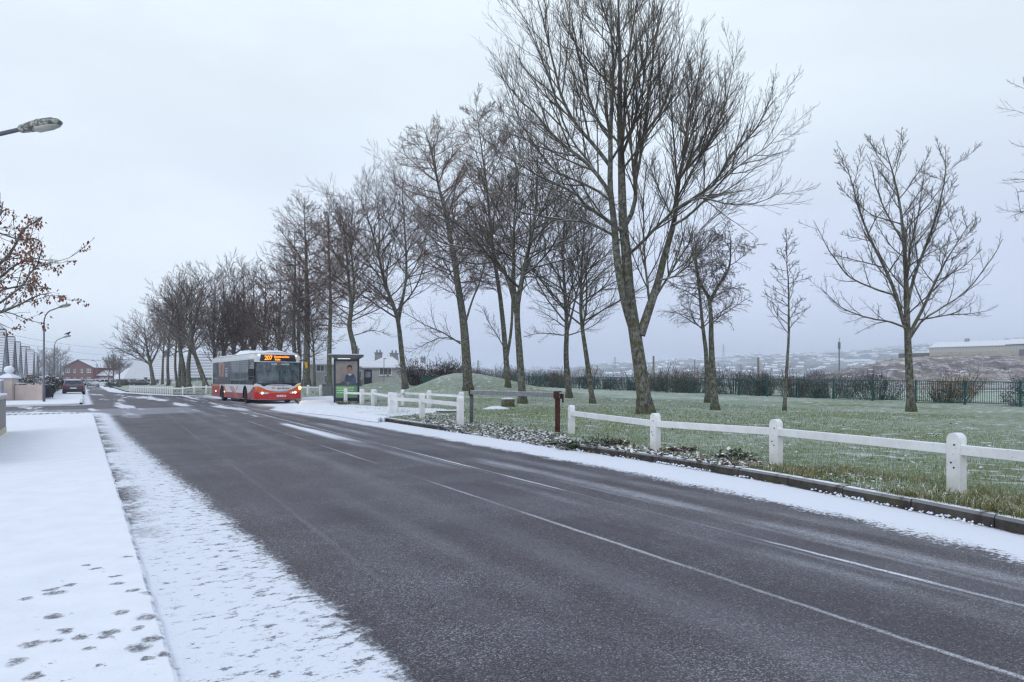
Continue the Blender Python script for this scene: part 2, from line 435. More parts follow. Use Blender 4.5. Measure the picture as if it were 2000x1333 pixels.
tree('bare tree with swollen trunk knots left of the leaning slim one', (1112, 778),
 [([(1112,778),(1104,693),(1107,645),(1102,573),(1096,500),(1098,430),(1100,380)], .19, .01, 0),
  ([(1108,650),(1118,610),(1130,560),(1150,500),(1160,440)], .07, .008, .5)],
 [([(1108,655),(1060,650),(1024,660)], .035, -1), ([(1106,640),(1070,610),(1040,600)], .035, .8), ([(1110,655),(1160,640),(1200,600)], .035, -.8)],
 [(0, 18, .35, .95, 50, 3.4, .25, even), (1, 8, .3, .95, 45, 2.2, .25, even)], seed=13, n2=9, n3=6, n4=2, wig=.11)
tree('pale forked bare tree behind the grey barrier, long snowy limb reaching left', (1021, 789),
 [([(1021,789),(1014,675),(1009,605),(1019,555),(1028,510),(1037,473),(1050,400),(1052,330),(1055,260)], .20, .01, .4),
  ([(1010,625),(1000,570),(984,525),(960,501),(945,492),(898,482),(863,476),(835,457),(800,430)], .11, .01, -1.5),
  ([(1011,615),(1003,560),(1002,479),(1004,400),(1008,330),(1000,270)], .10, .01, .8)],
 [([(1037,473),(1065,445),(1090,400),(1110,330)], .05, -1), ([(1028,510),(1080,480),(1140,470)], .045, -1.5), ([(1002,479),(975,440),(960,370)], .04, -1),
  ([(1022,540),(1060,545),(1110,520)], .035, 1.5), ([(898,482),(880,440),(850,400)], .035, .5), ([(945,492),(935,440),(910,400)], .035, -.8)],
 [(0, 20, .38, .95, 54, 3.4, .35, even), (1, 12, .3, .95, 54, 2.6, .35, even), (2, 14, .3, .95, 54, 3.0, .35, even)], seed=14, n2=9, n3=6, n4=2, wig=.1)
tree('tall dark rust-topped bare tree directly behind the pale forked one', (993, 768),
 [([(993,768),(988,690),(978,585),(969,531),(957,440),(948,350),(939,290),(930,230),(926,192)], .20, .01, 0),
  ([(990,700),(1000,640),(1000,560),(1006,500),(990,420),(985,330)], .10, .01, .6)],
 [([(986,680),(960,640),(940,600)], .03, -.6)],
 [(0, 38, .33, .97, 60, 3.1, .15, dome), (1, 16, .35, .95, 50, 2.0, .2, even)], seed=15, n2=10, n3=7, n4=2, twig=TWIGR, cones=3000, wig=.12)
tree('stout straight brown-trunked tree left of the grey barrier, low branch reaching left', (915, 771),
 [([(915,771),(910,690),(906,630),(898,579),(891,534),(884,489),(870,420),(854,356),(838,284),(822,243)], .33, .01, 0),
  ([(907,640),(922,585),(935,560),(950,500),(960,440)], .07, .008, .8)],
 [([(900,672),(875,655),(855,645),(825,633),(795,612),(770,600)], .05, -1.5), ([(895,560),(870,520),(850,480),(836,440)], .05, -.6),
  ([(900,668),(870,660),(840,668),(800,690)], .03, -.8)],
 [(0, 40, .32, .97, 60, 3.3, .12, dome), (1, 10, .3, .95, 50, 1.9, .2, even)], seed=16, n2=10, n3=7, n4=2, twig=TWIGR, cones=3000, wig=.12)
tree('broad forked bare tree right of the bus shelter, bending trunk', (792, 763),
 [([(792,763),(783,672),(778,624),(765,588),(750,549),(737,482),(724,440),(710,400),(690,362)], .24, .01, -.6),
  ([(778,630),(789,570),(795,540),(792,480),(790,420),(785,370),(790,335)], .13, .01, .8)],
 [([(765,588),(720,570),(672,555),(620,540)], .045, -1.2), ([(750,549),(715,510),(690,475),(662,430),(640,360)], .05, .6),
  ([(740,500),(742,440),(736,380),(740,335)], .045, .8), ([(795,545),(822,500),(835,440),(845,400)], .05, -.8), ([(792,560),(830,540),(870,520)], .035, .8),
  ([(770,590),(735,580),(700,590)], .035, .8)],
 [(0, 24, .33, .95, 54, 3.9, .4, even), (1, 20, .28, .95, 54, 3.5, .35, even)], seed=17, n2=9, n3=6, n4=2, wig=.09)
tree('crooked bare tree rising from behind the bus shelter roof', (697, 752),
 [([(697,752),(693,678),(680,640),(687,605),(681,555),(676,500),(672,450),(665,410)], .26, .01, 0),
  ([(684,610),(694,570),(688,510),(686,450),(692,400)], .11, .01, .6)],
 [([(692,655),(730,645),(770,660)], .035, -.8), ([(681,640),(650,600),(620,590)], .035, .6)],
 [(0, 30, .35, .95, 58, 3.2, .15, even), (1, 14, .3, .95, 50, 2.3, .2, even)], seed=18, n2=9, n3=6, n4=2, Z=52, twig=TWIGR, cones=1200, wig=.11)
tree('straight pole-like bare tree just left of the bus shelter', (643, 757),
 [([(643,757),(643,680),(646,600),(645,540),(643,495),(642,440),(640,405)], .23, .01, 0)], [],
 [(0, 34, .3, .97, 62, 2.7, .1, dome)], seed=19, n2=9, n3=6, n4=2, Z=58, twig=TWIGR, cones=1200, wig=.12)
tree('tall rust-crowned tree behind the yellow mirror of the bus', (598, 752),
 [([(598,752),(599,690),(601,600),(600,530),(598,470),(596,430),(597,395)], .33, .012, 0)], [],
 [(0, 48, .22, .98, 64, 3.4, .05, dome)], seed=20, n2=9, n3=6, n4=2, Z=61, twig=TWIGR, cones=2500, wig=.12)
tree('small slim bare tree between the bus and the pole-like tree', (614, 753),
 [([(614,753),(613,690),(609,640),(605,600),(598,560)], .12, .01, 0)], [],
 [(0, 16, .3, .95, 45, 2.6, .3, even)], seed=21, n2=8, n3=5, n4=2, Z=60, wig=.1)
# the row beyond the bus
def far_tree(label, base, pts, r, n, ln, seed, Z, ang=48, up=.35, twig=TWIGP, forks=(), f0=.3, cones=0, n2=6, n3=3):
    st = [(pts, r, .012, 0)]+[(q, r*.5, .01, d) for q, d in forks]
    return tree(label, base, st, [], [(k, n if k == 0 else n//2, f0, .96, ang, ln if k == 0 else ln*.8, up, even) for k in range(len(st))],
                seed=seed, n2=n2, n3=n3, n4=0, Z=Z, twig=twig, rmin=.0085, cones=cones, wig=.1)
far_tree('leaning bare tree just left of the bus, bent towards the street', (403,756), [(403,756),(392,725),(380,690),(366,655),(350,620),(340,575)], .24, 26, 3.3, 31, 64,
         forks=[([(383,700),(372,650),(375,600),(382,560)], 1), ([(370,665),(340,640),(318,610)], -1)])
far_tree('leftmost large bare tree on the fenced green, wide fan crown', (300,752), [(300,752),(294,712),(287,685),(283,655),(280,628)], .27, 28, 3.4, 32, 88,
         forks=[([(295,715),(275,695),(252,672)], -1), ([(294,712),(310,680),(318,640)], 1)])
far_tree('slim bare tree right of the leftmost fan-crowned tree', (317,753), [(317,753),(318,710),(320,670),(322,620),(325,592)], .15, 22, 2.8, 33, 84)
far_tree('bare tree with straight dark trunk, second right of the fan-crowned tree', (329,755), [(329,755),(327,710),(330,660),(338,610),(345,570)], .17, 24, 3.0, 34, 78)
far_tree('slender left-hand twin of the pair behind the white posts', (347,756), [(347,756),(341,715),(345,670),(350,620),(355,568)], .14, 22, 2.8, 35, 74)
far_tree('slender right-hand twin of the pair behind the white posts', (352,756), [(352,756),(350,712),(358,660),(366,610),(372,555)], .14, 22, 2.8, 36, 72)
far_tree('thick-trunked bare tree before the ribbed snowy roof', (360,757), [(360,757),(358,715),(352,690),(350,650),(362,600),(380,550)], .26, 26, 3.1, 37, 68, twig=TWIGR)
far_tree('double-stemmed bare tree beside the thick-trunked one', (369,757), [(369,757),(367,715),(372,680),(378,640),(392,590),(400,545)], .22, 24, 3.1, 38, 67)
for i, (px, top, Z, ln, lab) in enumerate([
    (418, 545, 76, 3.2, 'bare tree showing over the rear end of the bus roof'), (436, 532, 72, 3.1, 'bare tree over the snowy hump of the bus roof'),
    (455, 526, 70, 3.1, 'tallest bare tree over the middle of the bus roof'), (474, 530, 74, 3.1, 'bare tree over the bus roof, left of the route display'),
    (494, 532, 70, 3.1, 'bare tree rising above the left end of the route display'), (516, 540, 68, 3.0, 'thick bare tree rising above the middle of the route display'),
    (545, 520, 66, 2.7, 'bare tree rising above the right end of the route display'), (574, 440, 62, 2.5, 'tall bare tree above the right corner of the bus'),
    (584, 505, 70, 2.6, 'slender bare stem close beside the tall rust-crowned tree')]):
    far_tree(lab, (px,753), [(px,753),(px+2,700),(px-2,650),(px+3,(650+top)/2),(px+1,top)], .22, 30, ln, 50+i, Z, 52, .3, TWIGR if i % 3 != 1 else TWIGP, f0=.14,
             forks=[([(px+1,700),(px+9,650),(px+14,600)], .8), ([(px+1,690),(px-9,645),(px-13,600)], -.8)] if i < 7 else (), cones=900 if i > 4 else 0)
for i, (px, top, Z, lab) in enumerate([(213, 706, 118, 'left one of the three small purple-twigged trees by the parked cars'), (222, 703, 112, 'middle one of the three small purple-twigged trees by the parked cars'),
                                       (234, 703, 105, 'right one of the three small purple-twigged trees by the parked cars')]):
    far_tree(lab, (px,753), [(px,753),(px-1,735),(px+1,720),(px,top)], .12, 22, 2.1, 70+i, Z, 45, .6, TWIGP, f0=.35)
for i, (px, top, Z, lab) in enumerate([(75, 692, 190, 'faint bare tree behind the last gabled houses'), (96, 690, 205, 'faint bare tree left of the middle street lamp, far off'),
        (104, 694, 200, 'faint narrow bare tree behind the middle street lamp'), (118, 687, 190, 'faint bare tree by the red brick gable')]):
    far_tree(lab, (px,747), [(px,747),(px,725),(px+1,710),(px,top)], .2, 26, 4.0, 80+i, Z, 50, .35, TWIGP, f0=.2, n2=7, n3=5)
# edge of the frame, right: its branches reach in
tree('bare tree whose branch tips reach in at the right edge', (2105, 800),
 [([(2105,800),(2100,700),(2098,600),(2092,500),(2085,400),(2080,250)], .17, .01, 0)],
 [([(2095,520),(2050,440),(2020,400),(1990,412),(1968,420)], .04, -.5), ([(2092,460),(2050,390),(2010,350),(1985,352)], .04, .4), ([(2088,420),(2050,340),(2015,300),(1996,270)], .03, .4),
  ([(2085,380),(2040,260),(2010,190),(2000,150)], .03, -.4)],
 [(0, 14, .35, .95, 48, 2.4, .4, even)], seed=40, n2=7, n3=5, n4=1, Z=27, wig=.1)

# the tree with brown leaves still on, left
def leafy():
    root = tree('bare garden tree still holding clusters of brown dry leaves, left edge', (-165, 850),
     [([(-165,850),(-160,740),(-150,640),(-120,560),(-100,490),(-90,430),(-85,400)], .16, .01, 0)],
     [([(-150,650),(-60,620),(0,607),(50,588),(80,568),(108,566)], .05, -.5), ([(-140,610),(-60,570),(0,545),(45,515),(80,505)], .05, .5), ([(-120,545),(-40,540),(20,500),(50,445),(84,430)], .05, -.8),
      ([(-115,520),(-60,480),(-20,440),(4,395)], .035, .4), ([(-100,480),(-50,440),(10,460),(40,470),(60,455),(68,468)], .03, .9),
      ([(-140,600),(-40,580),(25,558),(62,548),(88,538)], .035, 1.2), ([(-140,620),(-30,605),(40,565),(66,525),(78,492)], .03, -1.4)],
     [(0, 6, .3, .7, 52, 1.1, .1, even)], seed=41, n2=6, n3=3, n4=1, up2=.15, Z=16, rmin=.004, wig=.12, name='beech_tree', group=None, ground=.08)
    cr = [c for c in root.children if c.name.startswith('crown')][0]
    rng = np.random.default_rng(2)
    co = np.empty(len(cr.data.vertices)*3, np.float32); cr.data.vertices.foreach_get('co', co); co = co.reshape(-1, 3)
    co = co[(co[:, 0] > -.4)]
    c0 = co[rng.integers(0, len(co), 520)]
    c = (c0[:, None]+rng.normal(0, .05, (520, 6, 3))).reshape(-1, 3)
    n = len(c); s = rng.uniform(.035, .06, (n, 1))
    d = nrm(rng.normal(0, .45, (n, 3))+np.array([0, 0, -1.])); a = nrm(np.cross(d, rng.normal(0, 1, (n, 3)))); b = np.cross(d, a)
    v = np.stack([c, c+d*s*.7+a*s*.5+b*s*.15, c+d*s*1.7, c+d*s*.7-a*s*.5+b*s*.15, c+d*s*.8-b*s*.1], 1).reshape(-1, 3)
    k = np.arange(n)[:, None, None]*5+np.array([(0,1,4),(1,2,4),(2,3,4),(3,0,4)])[None]
    m = NT('dry_leaf'); col = m.mix(m.isl(), (.12, .055, .042), (.31, .15, .105)); m.done(col, .8, .2)
    mesh_np('leaves', v, k.reshape(-1, 3), m.mat, root, smooth=False)
leafy()
# ------------------------------------------------------------------ ground, road, pavements
PHI = math.atan2(SA, CA)
def ground_obj(name, vs, fs, mat, uv=None, smooth=True):
    """vs are (t, s, z): the object is turned so that its own x runs across and y along the road"""
    o = mesh_np(name, vs, fs, mat, smooth=smooth)
    o.rotation_euler = (0, 0, PHI)
    if uv is not None:
        l = o.data.uv_layers.new(name='edge'); vi = np.empty(len(o.data.loops), np.int32); o.data.loops.foreach_get('vertex_index', vi)
        l.data.foreach_set('uv', np.asarray(uv, np.float32)[vi].ravel())
    return kind(o, 'structure')
def grid_faces(n, m):
    i = np.arange(n*m).reshape(n, m)
    return np.stack([i[:-1, :-1], i[:-1, 1:], i[1:, 1:], i[1:, :-1]], -1).reshape(-1, 4)
KERB_ROWS = sorted(set(list(np.arange(-6, 70, .5))+list(np.arange(70, 262, 4))+[33, 34.5, 36, 36.9, 37.2, 44.2, 44.4, 44.9, 45.8, 60.6, 64.5]))

def m_snowroad():
    m = NT('wet_asphalt_with_snow'); o = m.obj(); x, y, z = m.sep(o)
    uv = m.n('ShaderNodeUVMap', uv_map='edge').outputs[0]; ru, lv, _ = m.sep(uv)
    # aggregate
    v = m.n('ShaderNodeTexVoronoi', {'Vector': o, 'Scale': 120}); cell = m.sep(v.outputs['Color'])[0]; cd = v.outputs['Distance']
    fine = m.noise(o, 60, 4, .7); big = m.noise(o, .7, 4, .6)
    st = m.mul(o, (1, .06, 1))
    lane = m.noise(st, 1.6, 4, .6)
    asp = m.mix(m.ramp(cell, .1, .95), (.034, .031, .038), (.118, .110, .122))
    asp = m.mix(m.ramp(cell, .93, .98), asp, (.27, .26, .30))
    asp = m.mix(m.math('MULTIPLY', m.ramp(fine, .42, .3), .5), asp, (.014, .013, .018))
    asp = m.mix(m.math('MULTIPLY', m.ramp(big, .4, .65), .35), asp, (.085, .08, .093))
    asp = m.mix(m.math('MULTIPLY', m.ramp(m.noise(m.mul(o, (.9, .25, 1)), .9, 3, .5), .52, .60), .35), asp, (.038, .036, .043))
    asp = m.mix(m.math('MULTIPLY', m.ramp(lane, .45, .62), .36), asp, (.115, .11, .135))
    # the paler resurfaced strip at the junction
    jx = m.math('MULTIPLY', m.ramp(m.math('ADD', y, m.math('MULTIPLY', x, -.35)), 31.0, 31.15), m.ramp(y, 38.8, 39.0, 1, 0))
    jx = m.math('MULTIPLY', jx, m.ramp(x, 4.5, 4.7, 1, 0))
    asp = m.mix(m.math('MULTIPLY', jx, .55), asp, (.33, .35, .4))
    # drifts of blown snow in the tyre lines
    xd = m.math('ADD', x, m.math('MULTIPLY', y, -.043))
    wob = m.math('ADD', xd, m.math('MULTIPLY', m.math('ADD', m.noise(m.mul(o, (.2, .9, 1)), 1.2, 4, .65), -.5), .05))
    brk = m.noise(m.mul(o, (1, .5, 1)), 16, 5, .8); brk2 = m.noise(m.mul(o, (1, .12, 1)), 2.3, 3, .6)
    def streak(c, w, amt, soft=.5):
        d = m.math('ABSOLUTE', m.math('SUBTRACT', wob, c))
        g = m.ramp(d, w, 0)
        return m.math('MULTIPLY', m.ramp(m.math('ADD', m.math('MULTIPLY', g, .55), m.math('MULTIPLY', m.math('ADD', m.math('MULTIPLY', brk, .7), m.math('MULTIPLY', brk2, .62)), .8)), .69, .62+soft), amt)
    snow = None
    for c, w, a, so in ((3.80, .055, .62, .5), (5.02, .055, 1.25, .4), (4.66, .3, .42, .8), (4.92, .09, .34, .6), (5.62, .36, .56, .7), (5.42, .12, .3, .6), (3.1, .5, .22, .8), (1.62, .07, .10, .5), (6.25, .4, .3, .6), (2.45, .35, .18, .8)):
        k = streak(c, w, a, so); snow = k if snow is None else m.math('MAXIMUM', snow, k)
    # dusty: the snow lies between the stones and comes and goes along the road
    gap = m.math('MULTIPLY', m.ramp(m.noise(m.mul(o, (.6, .16, 1)), 1.5, 4, .6), .40, .60, .10, 1), m.ramp(m.math('ADD', cell, m.math('MULTIPLY', fine, .6)), .35, .85, .3, 1))
    snow = m.math('MULTIPLY', snow, gap)
    # thicker streaks farther up the road
    far = m.ramp(y, 11, 19); d = m.math('ABSOLUTE', m.math('SUBTRACT', wob, 4.65))
    k = m.math('MULTIPLY', m.math('MULTIPLY', m.ramp(d, .32, .05), far), m.ramp(m.noise(m.mul(o, (1, .1, 1)), 1.3, 3), .46, .56)); snow = m.math('MAXIMUM', snow, k)
    fs = m.noise(m.mul(o, (1, .10, 1)), .75, 3, .55)
    k = m.math('MULTIPLY', m.math('MULTIPLY', m.ramp(fs, .54, .62), m.ramp(y, 24, 40)), .9); snow = m.math('MAXIMUM', snow, k)
    # gutters: swept snow on both sides
    edge = m.math('MULTIPLY', m.math('ADD', m.noise(m.mul(o, (1, .6, 1)), 2.6, 5, .7), -.5), .7)
    feather = m.math('MULTIPLY', m.math('ADD', m.noise(o, 20, 4, .8), -.5), 1.25)
    jit = m.math('ADD', edge, feather)
    lw = m.ramp(y, 0, 24, 1.02, .62)
    ljit = m.math('ADD', m.math('MULTIPLY', edge, .45), m.math('MULTIPLY', feather, m.ramp(y, 3, 14, .28, .9)))
    left = m.ramp(m.math('SUBTRACT', m.math('ADD', lv, ljit), lw), .06, -.06)
    rgt = m.ramp(m.math('SUBTRACT', m.math('ADD', ru, jit), m.math('ADD', m.ramp(y, 20, 60, 1.22, 1.7), m.ramp(y, 2, 8, -.25, 0))), .09, -.09)
    kd = m.math('MULTIPLY', m.ramp(m.math('ADD', ru, m.math('MULTIPLY', feather, .12)), .075, .02), m.ramp(m.noise(o, 4, 4, .7), .4, .52))
    holes = m.ramp(m.math('ADD', m.noise(m.mul(o, (1, 1.0, 1)), 7, 5, .72), m.math('MULTIPLY', m.noise(o, 1.1, 2), .5)), .60, .69)
    lhole = m.math('MULTIPLY', m.ramp(m.math('ADD', m.noise(m.mul(o, (.8, 1.3, 1)), 9, 5, .8), m.math('MULTIPLY', lv, .06)), .575, .665), .85)
    near = m.math('MULTIPLY', m.ramp(m.math('ADD', lv, feather), .42, .02), m.math('MULTIPLY', m.ramp(m.math('ADD', m.noise(o, .8, 3, .6), m.math('MULTIPLY', m.noise(o, 9, 4, .7), .5)), .72, .84), m.ramp(y, 5.5, 9)))
    left = m.math('MULTIPLY', left, m.math('SUBTRACT', 1, m.math('MAXIMUM', lhole, near)))
    bay = m.math('MULTIPLY', m.math('MULTIPLY', m.ramp(x, 7.6, 9.2), m.ramp(y, 34, 38)), m.ramp(m.noise(m.mul(o, (1, .5, 1)), .8, 4, .6), .40, .48))
    rgt = m.math('MULTIPLY', rgt, m.math('SUBTRACT', 1, m.math('MULTIPLY', m.ramp(m.noise(m.mul(o, (1.2, .7, 1)), 9, 4, .75), .64, .74), .8)))
    rgt = m.math('MULTIPLY', rgt, m.math('SUBTRACT', 1, kd))
    snow = m.math('MAXIMUM', m.math('MAXIMUM', snow, bay), m.math('MAXIMUM', left, rgt))
    # frost on the stones
    fro = m.math('MULTIPLY', m.math('MULTIPLY', m.ramp(cell, .62, .9), m.ramp(big, .42, .66)), .22)
    snow = m.math('MAXIMUM', snow, fro, clamp=True)
    col = m.mix(snow, asp, (.76, .80, .87))
    h = m.math('ADD', m.math('MULTIPLY', cd, -.5), m.math('MULTIPLY', snow, 1.2))
    m.bumpn(h, .55, .012)
    m.set('Roughness', m.ramp(snow, 0, 1, .62, .9))
    m.set('Base Color', col); m.set('Specular IOR Level', .35)
    return m.mat
PRINTS = [(110,1157,.075),(105,1203,.065),(53,1168,.055),(130,1230,.06),(68,1255,.075),(110,1250,.05),(30,1290,.06),(65,1318,.05),(225,1138,.05),(300,1155,.075),(236,1195,.065),(290,1203,.085),(214,1233,.065),(205,1243,.05),
          (300,1246,.07),(270,1263,.08),(185,1110,.045),(330,1273,.07),(130,1143,.05),(270,1225,.05),(160,1243,.05),(248,1086,.05),(284,1284,.05),(168,1103,.035),(225,1125,.04),(262,1152,.055),(175,1265,.04),(100,1150,.05)]
def m_snowpath(foot=True):
    m = NT('trodden_snow' if foot else 'settled_snow'); o = m.obj(); x, y, z = m.sep(o)
    n = m.noise(o, 3, 5, .6); f = m.noise(o, 40, 4, .7)
    col = m.mix(m.ramp(n, .3, .7), (.765, .80, .86), (.82, .85, .90))
    h = m.math('ADD', m.math('MULTIPLY', n, .7), m.math('MULTIPLY', f, .12))
    if foot:
        # melted prints and drip spots near the photographer
        reg = m.math('MULTIPLY', m.ramp(y, 5.4, 4.1), m.ramp(y, 1.9, 2.6))
        wv = m.n('ShaderNodeVectorMath', {0: o, 1: m.mul(m.n('ShaderNodeVectorMath', {0: m.n('ShaderNodeTexNoise', {'Vector': o, 'Scale': 9.0, 'Detail': 4, 'Roughness': .65}).outputs[1], 1: (.5, .5, .5)}, operation='SUBTRACT').outputs[0], (.16, .16, 0))}, operation='ADD').outputs[0]
        spots = None
        for px, py, r in PRINTS:
            Z = F*(EYE-.04)/(py-HY); t_, s_ = ts((px-CX)/F*Z, Z)
            r *= .8; d = m.n('ShaderNodeVectorMath', {0: wv, 1: (t_, s_, .04)}, operation='DISTANCE').outputs[1]
            k = m.ramp(d, r*1.25, r*.55); spots = k if spots is None else m.math('MAXIMUM', spots, k)
        spots = m.math('MULTIPLY', spots, m.ramp(f, .35, .62, .3, .9))
        # a few marks: melt spots all over, fainter away from the trodden part
        v3 = m.ramp(m.noise(m.mul(o, (1, 1, 0)), 5.5, 4, .65), .645, .70); spots = m.math('MAXIMUM', spots, m.math('MULTIPLY', v3, m.math('MULTIPLY', reg, .8)))
        v2 = m.ramp(m.noise(o, 11, 3, .6), .68, .74)
        spots = m.math('MAXIMUM', spots, m.math('MULTIPLY', v2, m.math('MULTIPLY', m.ramp(y, 8.0, 4.0), .55)))
        kj = m.math('MULTIPLY', m.ramp(x, .364, .380), m.ramp(m.noise(o, 3.5, 5, .75), .42, .6))
        spots = m.math('MAXIMUM', spots, m.math('MULTIPLY', kj, .62))
        tac = m.math('MULTIPLY', m.math('MULTIPLY', m.ramp(y, 33.0, 33.2), m.ramp(m.noise(o, 1.1, 3), .48, .52)), m.ramp(m.math('SINE', m.math('MULTIPLY', x, 30)), -.3, .3, .35, .8))
        spots = m.math('MAXIMUM', spots, tac, clamp=True)
        col = m.mix(spots, col, (.10, .095, .108)); h = m.math('SUBTRACT', h, m.math('MULTIPLY', spots, .8))
    m.bumpn(m.math('ADD', h, m.math('MULTIPLY', m.noise(o, 9, 3, .6), .25)), .55, .035)
    return m.done(col, .75, .25)
def m_lawn():
    m = NT('frosted_grass'); o = m.obj()
    n1 = m.noise(o, .55, 5, .65); n2 = m.noise(o, 3.2, 5, .7); n3 = m.noise(m.mul(o, (1, 1, .4)), 24, 5, .75); n4 = m.noise(o, .16, 3, .5)
    col = m.mix(m.ramp(n3, .3, .7), (.085, .13, .045), (.335, .41, .185))
    col = m.mix(m.math('MULTIPLY', m.ramp(n1, .42, .66), .45), col, (.21, .215, .11))
    fr = m.math('ADD', m.math('MULTIPLY', n3, .55), m.math('ADD', m.math('MULTIPLY', n2, .45), m.math('MULTIPLY', n4, .32)))
    X = m.sep(m.pos())
    rise = m.math('MULTIPLY', m.ramp(X[1], 18, 60), .045)
    fr = m.math('ADD', fr, rise)
    col = m.mix(m.math('MULTIPLY', m.ramp(fr, .56, .78), .72), col, (.60, .68, .66))
    pat = m.ramp(m.math('ADD', m.math('MULTIPLY', m.noise(o, .8, 4, .7), .8), m.math('MULTIPLY', n2, .35)), .655, .71)
    col = m.mix(m.math('MULTIPLY', pat, .8), col, SNOW)
    m.bumpn(m.math('ADD', n3, m.math('MULTIPLY', m.noise(o, 70, 3, .7), .6)), .9, .06)
    return m.done(col, .9, .1)
M_ROAD, M_PAVE, M_YARD, M_LAWN = m_snowroad(), m_snowpath(), m_snowpath(False), m_lawn()

# road
rows = KERB_ROWS; K = 26; vs = []; uv = []
for s in rows:
    a, b = tl(s), tr(s)
    for j in range(K):
        w = j/(K-1); t = a+(b-a)*w; vs.append((t, s, 0)); uv.append((b-t, t-a))
ground_obj('road', vs, grid_faces(len(rows), K), M_ROAD, uv)
# big sheet under everything
ground_obj('ground', [(-4000, -60, -.6), (4000, -60, -.6), (4000, 4000, -.6), (-4000, 4000, -.6)], [(0, 1, 2, 3)], M_YARD)
# lawn: follows the right kerb
offs = [.0, .13, .3, .6, 1, 1.5, 2, 2.7, 3.5, 4.5, 5.5, 6.5]+list(np.arange(7.5, 36, 1.1))+[37, 39, 41.5, 44, 47, 50, 54, 58, 64, 72]
lrows = sorted(set(list(np.arange(-7, 100, .75))+list(np.arange(100, 230, 6))))
vs = []
for s in lrows:
    k = tr(s)
    for of in offs:
        X, Y = xy(k+of+.004, s); z = gz(X, Y)
        if of <= .13: z = min(z, .10)
        z += .018*math.sin(X*3.1+Y*1.7)*sm(.3, 2, of)
        vs.append((k+of, s, z))
ground_obj('lawn', vs, grid_faces(len(lrows), len(offs)), M_LAWN)
# pavement on the left, its far continuation over the junction
def slab(name, poly, z1, mat):
    n = len(poly); v = [(t, s, -.1) for t, s in poly]+[(t, s, z1-.012) for t, s in poly]
    c = np.mean(np.array(poly), 0); ins = [(t+(c[0]-t)*.02/max(.02, abs(c[0]-t)) if abs(c[0]-t) > .1 else t, s, z1) for t, s in poly]
    mb = MB(); mb.loft([v[:n], v[n:], ins], True)
    o = mb.build(name, mat); o.rotation_euler = (0, 0, PHI); return kind(o, 'structure')
_g = random.Random(12); slab('pavement', [(.395+_g.uniform(-.012, .008), -4+.25*k) for k in range(148)]+[(.1, 34.4), (-1.4, 35.9), (-5, 36.8), (-26, 37.1), (-26, -4)], .035, M_PAVE)
slab('pavement', [(.09, 262), (-70, 262), (-26, 44.3), (-4.1, 44.5), (-.95, 45.0), (-.12, 45.9), (.05, 55)], .10, M_YARD)
CONC = NT('kerb_concrete'); _o = CONC.obj(); _n = CONC.noise(_o, 5, 5, .65)
_c = CONC.mix(CONC.ramp(_n, .3, .7), (.035, .031, .03), (.085, .077, .072)); _c = CONC.mix(CONC.math('MULTIPLY', CONC.ramp(CONC.noise(_o, 3, 4), .52, .62), .5), _c, (.07, .075, .04))
_c = snow_top(CONC, _c, .5, .9, 1, 5, .36); CONC.bumpn(CONC.noise(_o, 50, 4), .5, .01); CONC = CONC.done(_c, .9, .15)
def kerb(s0, s1, h=.125, step=.92, ramp=True, side=None):
    mb = MB(); s = s0; g = random.Random(3)
    f = side or tr
    while s < s1-.05:
        e = min(s1, s+step)
        dz = g.uniform(-.006, .006); dt = g.uniform(-.008, .008)
        ha = .02 if ramp and s == s0 else h; hb = .02 if ramp and e >= s1-.01 else h
        ring = []
        for q, hh in ((s+.006, ha), (e-.006, hb)):
            t = f(q)+dt; z = hh+dz
            ring.append([(t-.005, q, -.08), (t-.002, q, z-.03), (t+.022, q, z), (t+.135, q, z), (t+.14, q, -.08)])
        mb.loft(ring, True); s = e
    o = mb.build('kerb', CONC); o.rotation_euler = (0, 0, PHI); return kind(o, 'structure')
kerb(-7, 12.0); kerb(16.6, 24.1); kerb(25.1, 30.3, .10); kerb(63.5, 100, .11, 1.8, False)
kerb(46.2, 54, .115, 1.2, False, lambda s: tl(s)-.01)
# the path between the white fences
pts = [(579,806),(590,777),(648,774),(657,790),(735,795),(830,799),(868,800),(880,803),(850,807),(800,812),(762,815),(738,826),(715,823.5),(690,819),(655,813.5),(620,810)]
poly = []
for a, b in zip(pts, pts[1:]+pts[:1]):
    for k in range(4): poly.append((a[0]+(b[0]-a[0])*k/4, a[1]+(b[1]-a[1])*k/4))
mb = MB(); ring = []
for p in poly:
    X, Y, z = G(*p); z = max(z, .115); t, s = ts(X, Y); ring.append((t, s, z))
c = np.mean(np.array(ring), 0)
lo = [(c[0]+(t-c[0])*1.0, c[1]+(s-c[1])*1.0, z-.1) for t, s, z in ring]
mid = [(t, s, z+.02) for t, s, z in ring]; top = [(c[0]+(t-c[0])*.97, c[1]+(s-c[1])*.97, z+.035) for t, s, z in ring]
mb.loft([lo, mid, top], True); o = mb.build('footpath', M_YARD, smooth=False); o.rotation_euler = (0, 0, PHI); kind(o, 'structure')

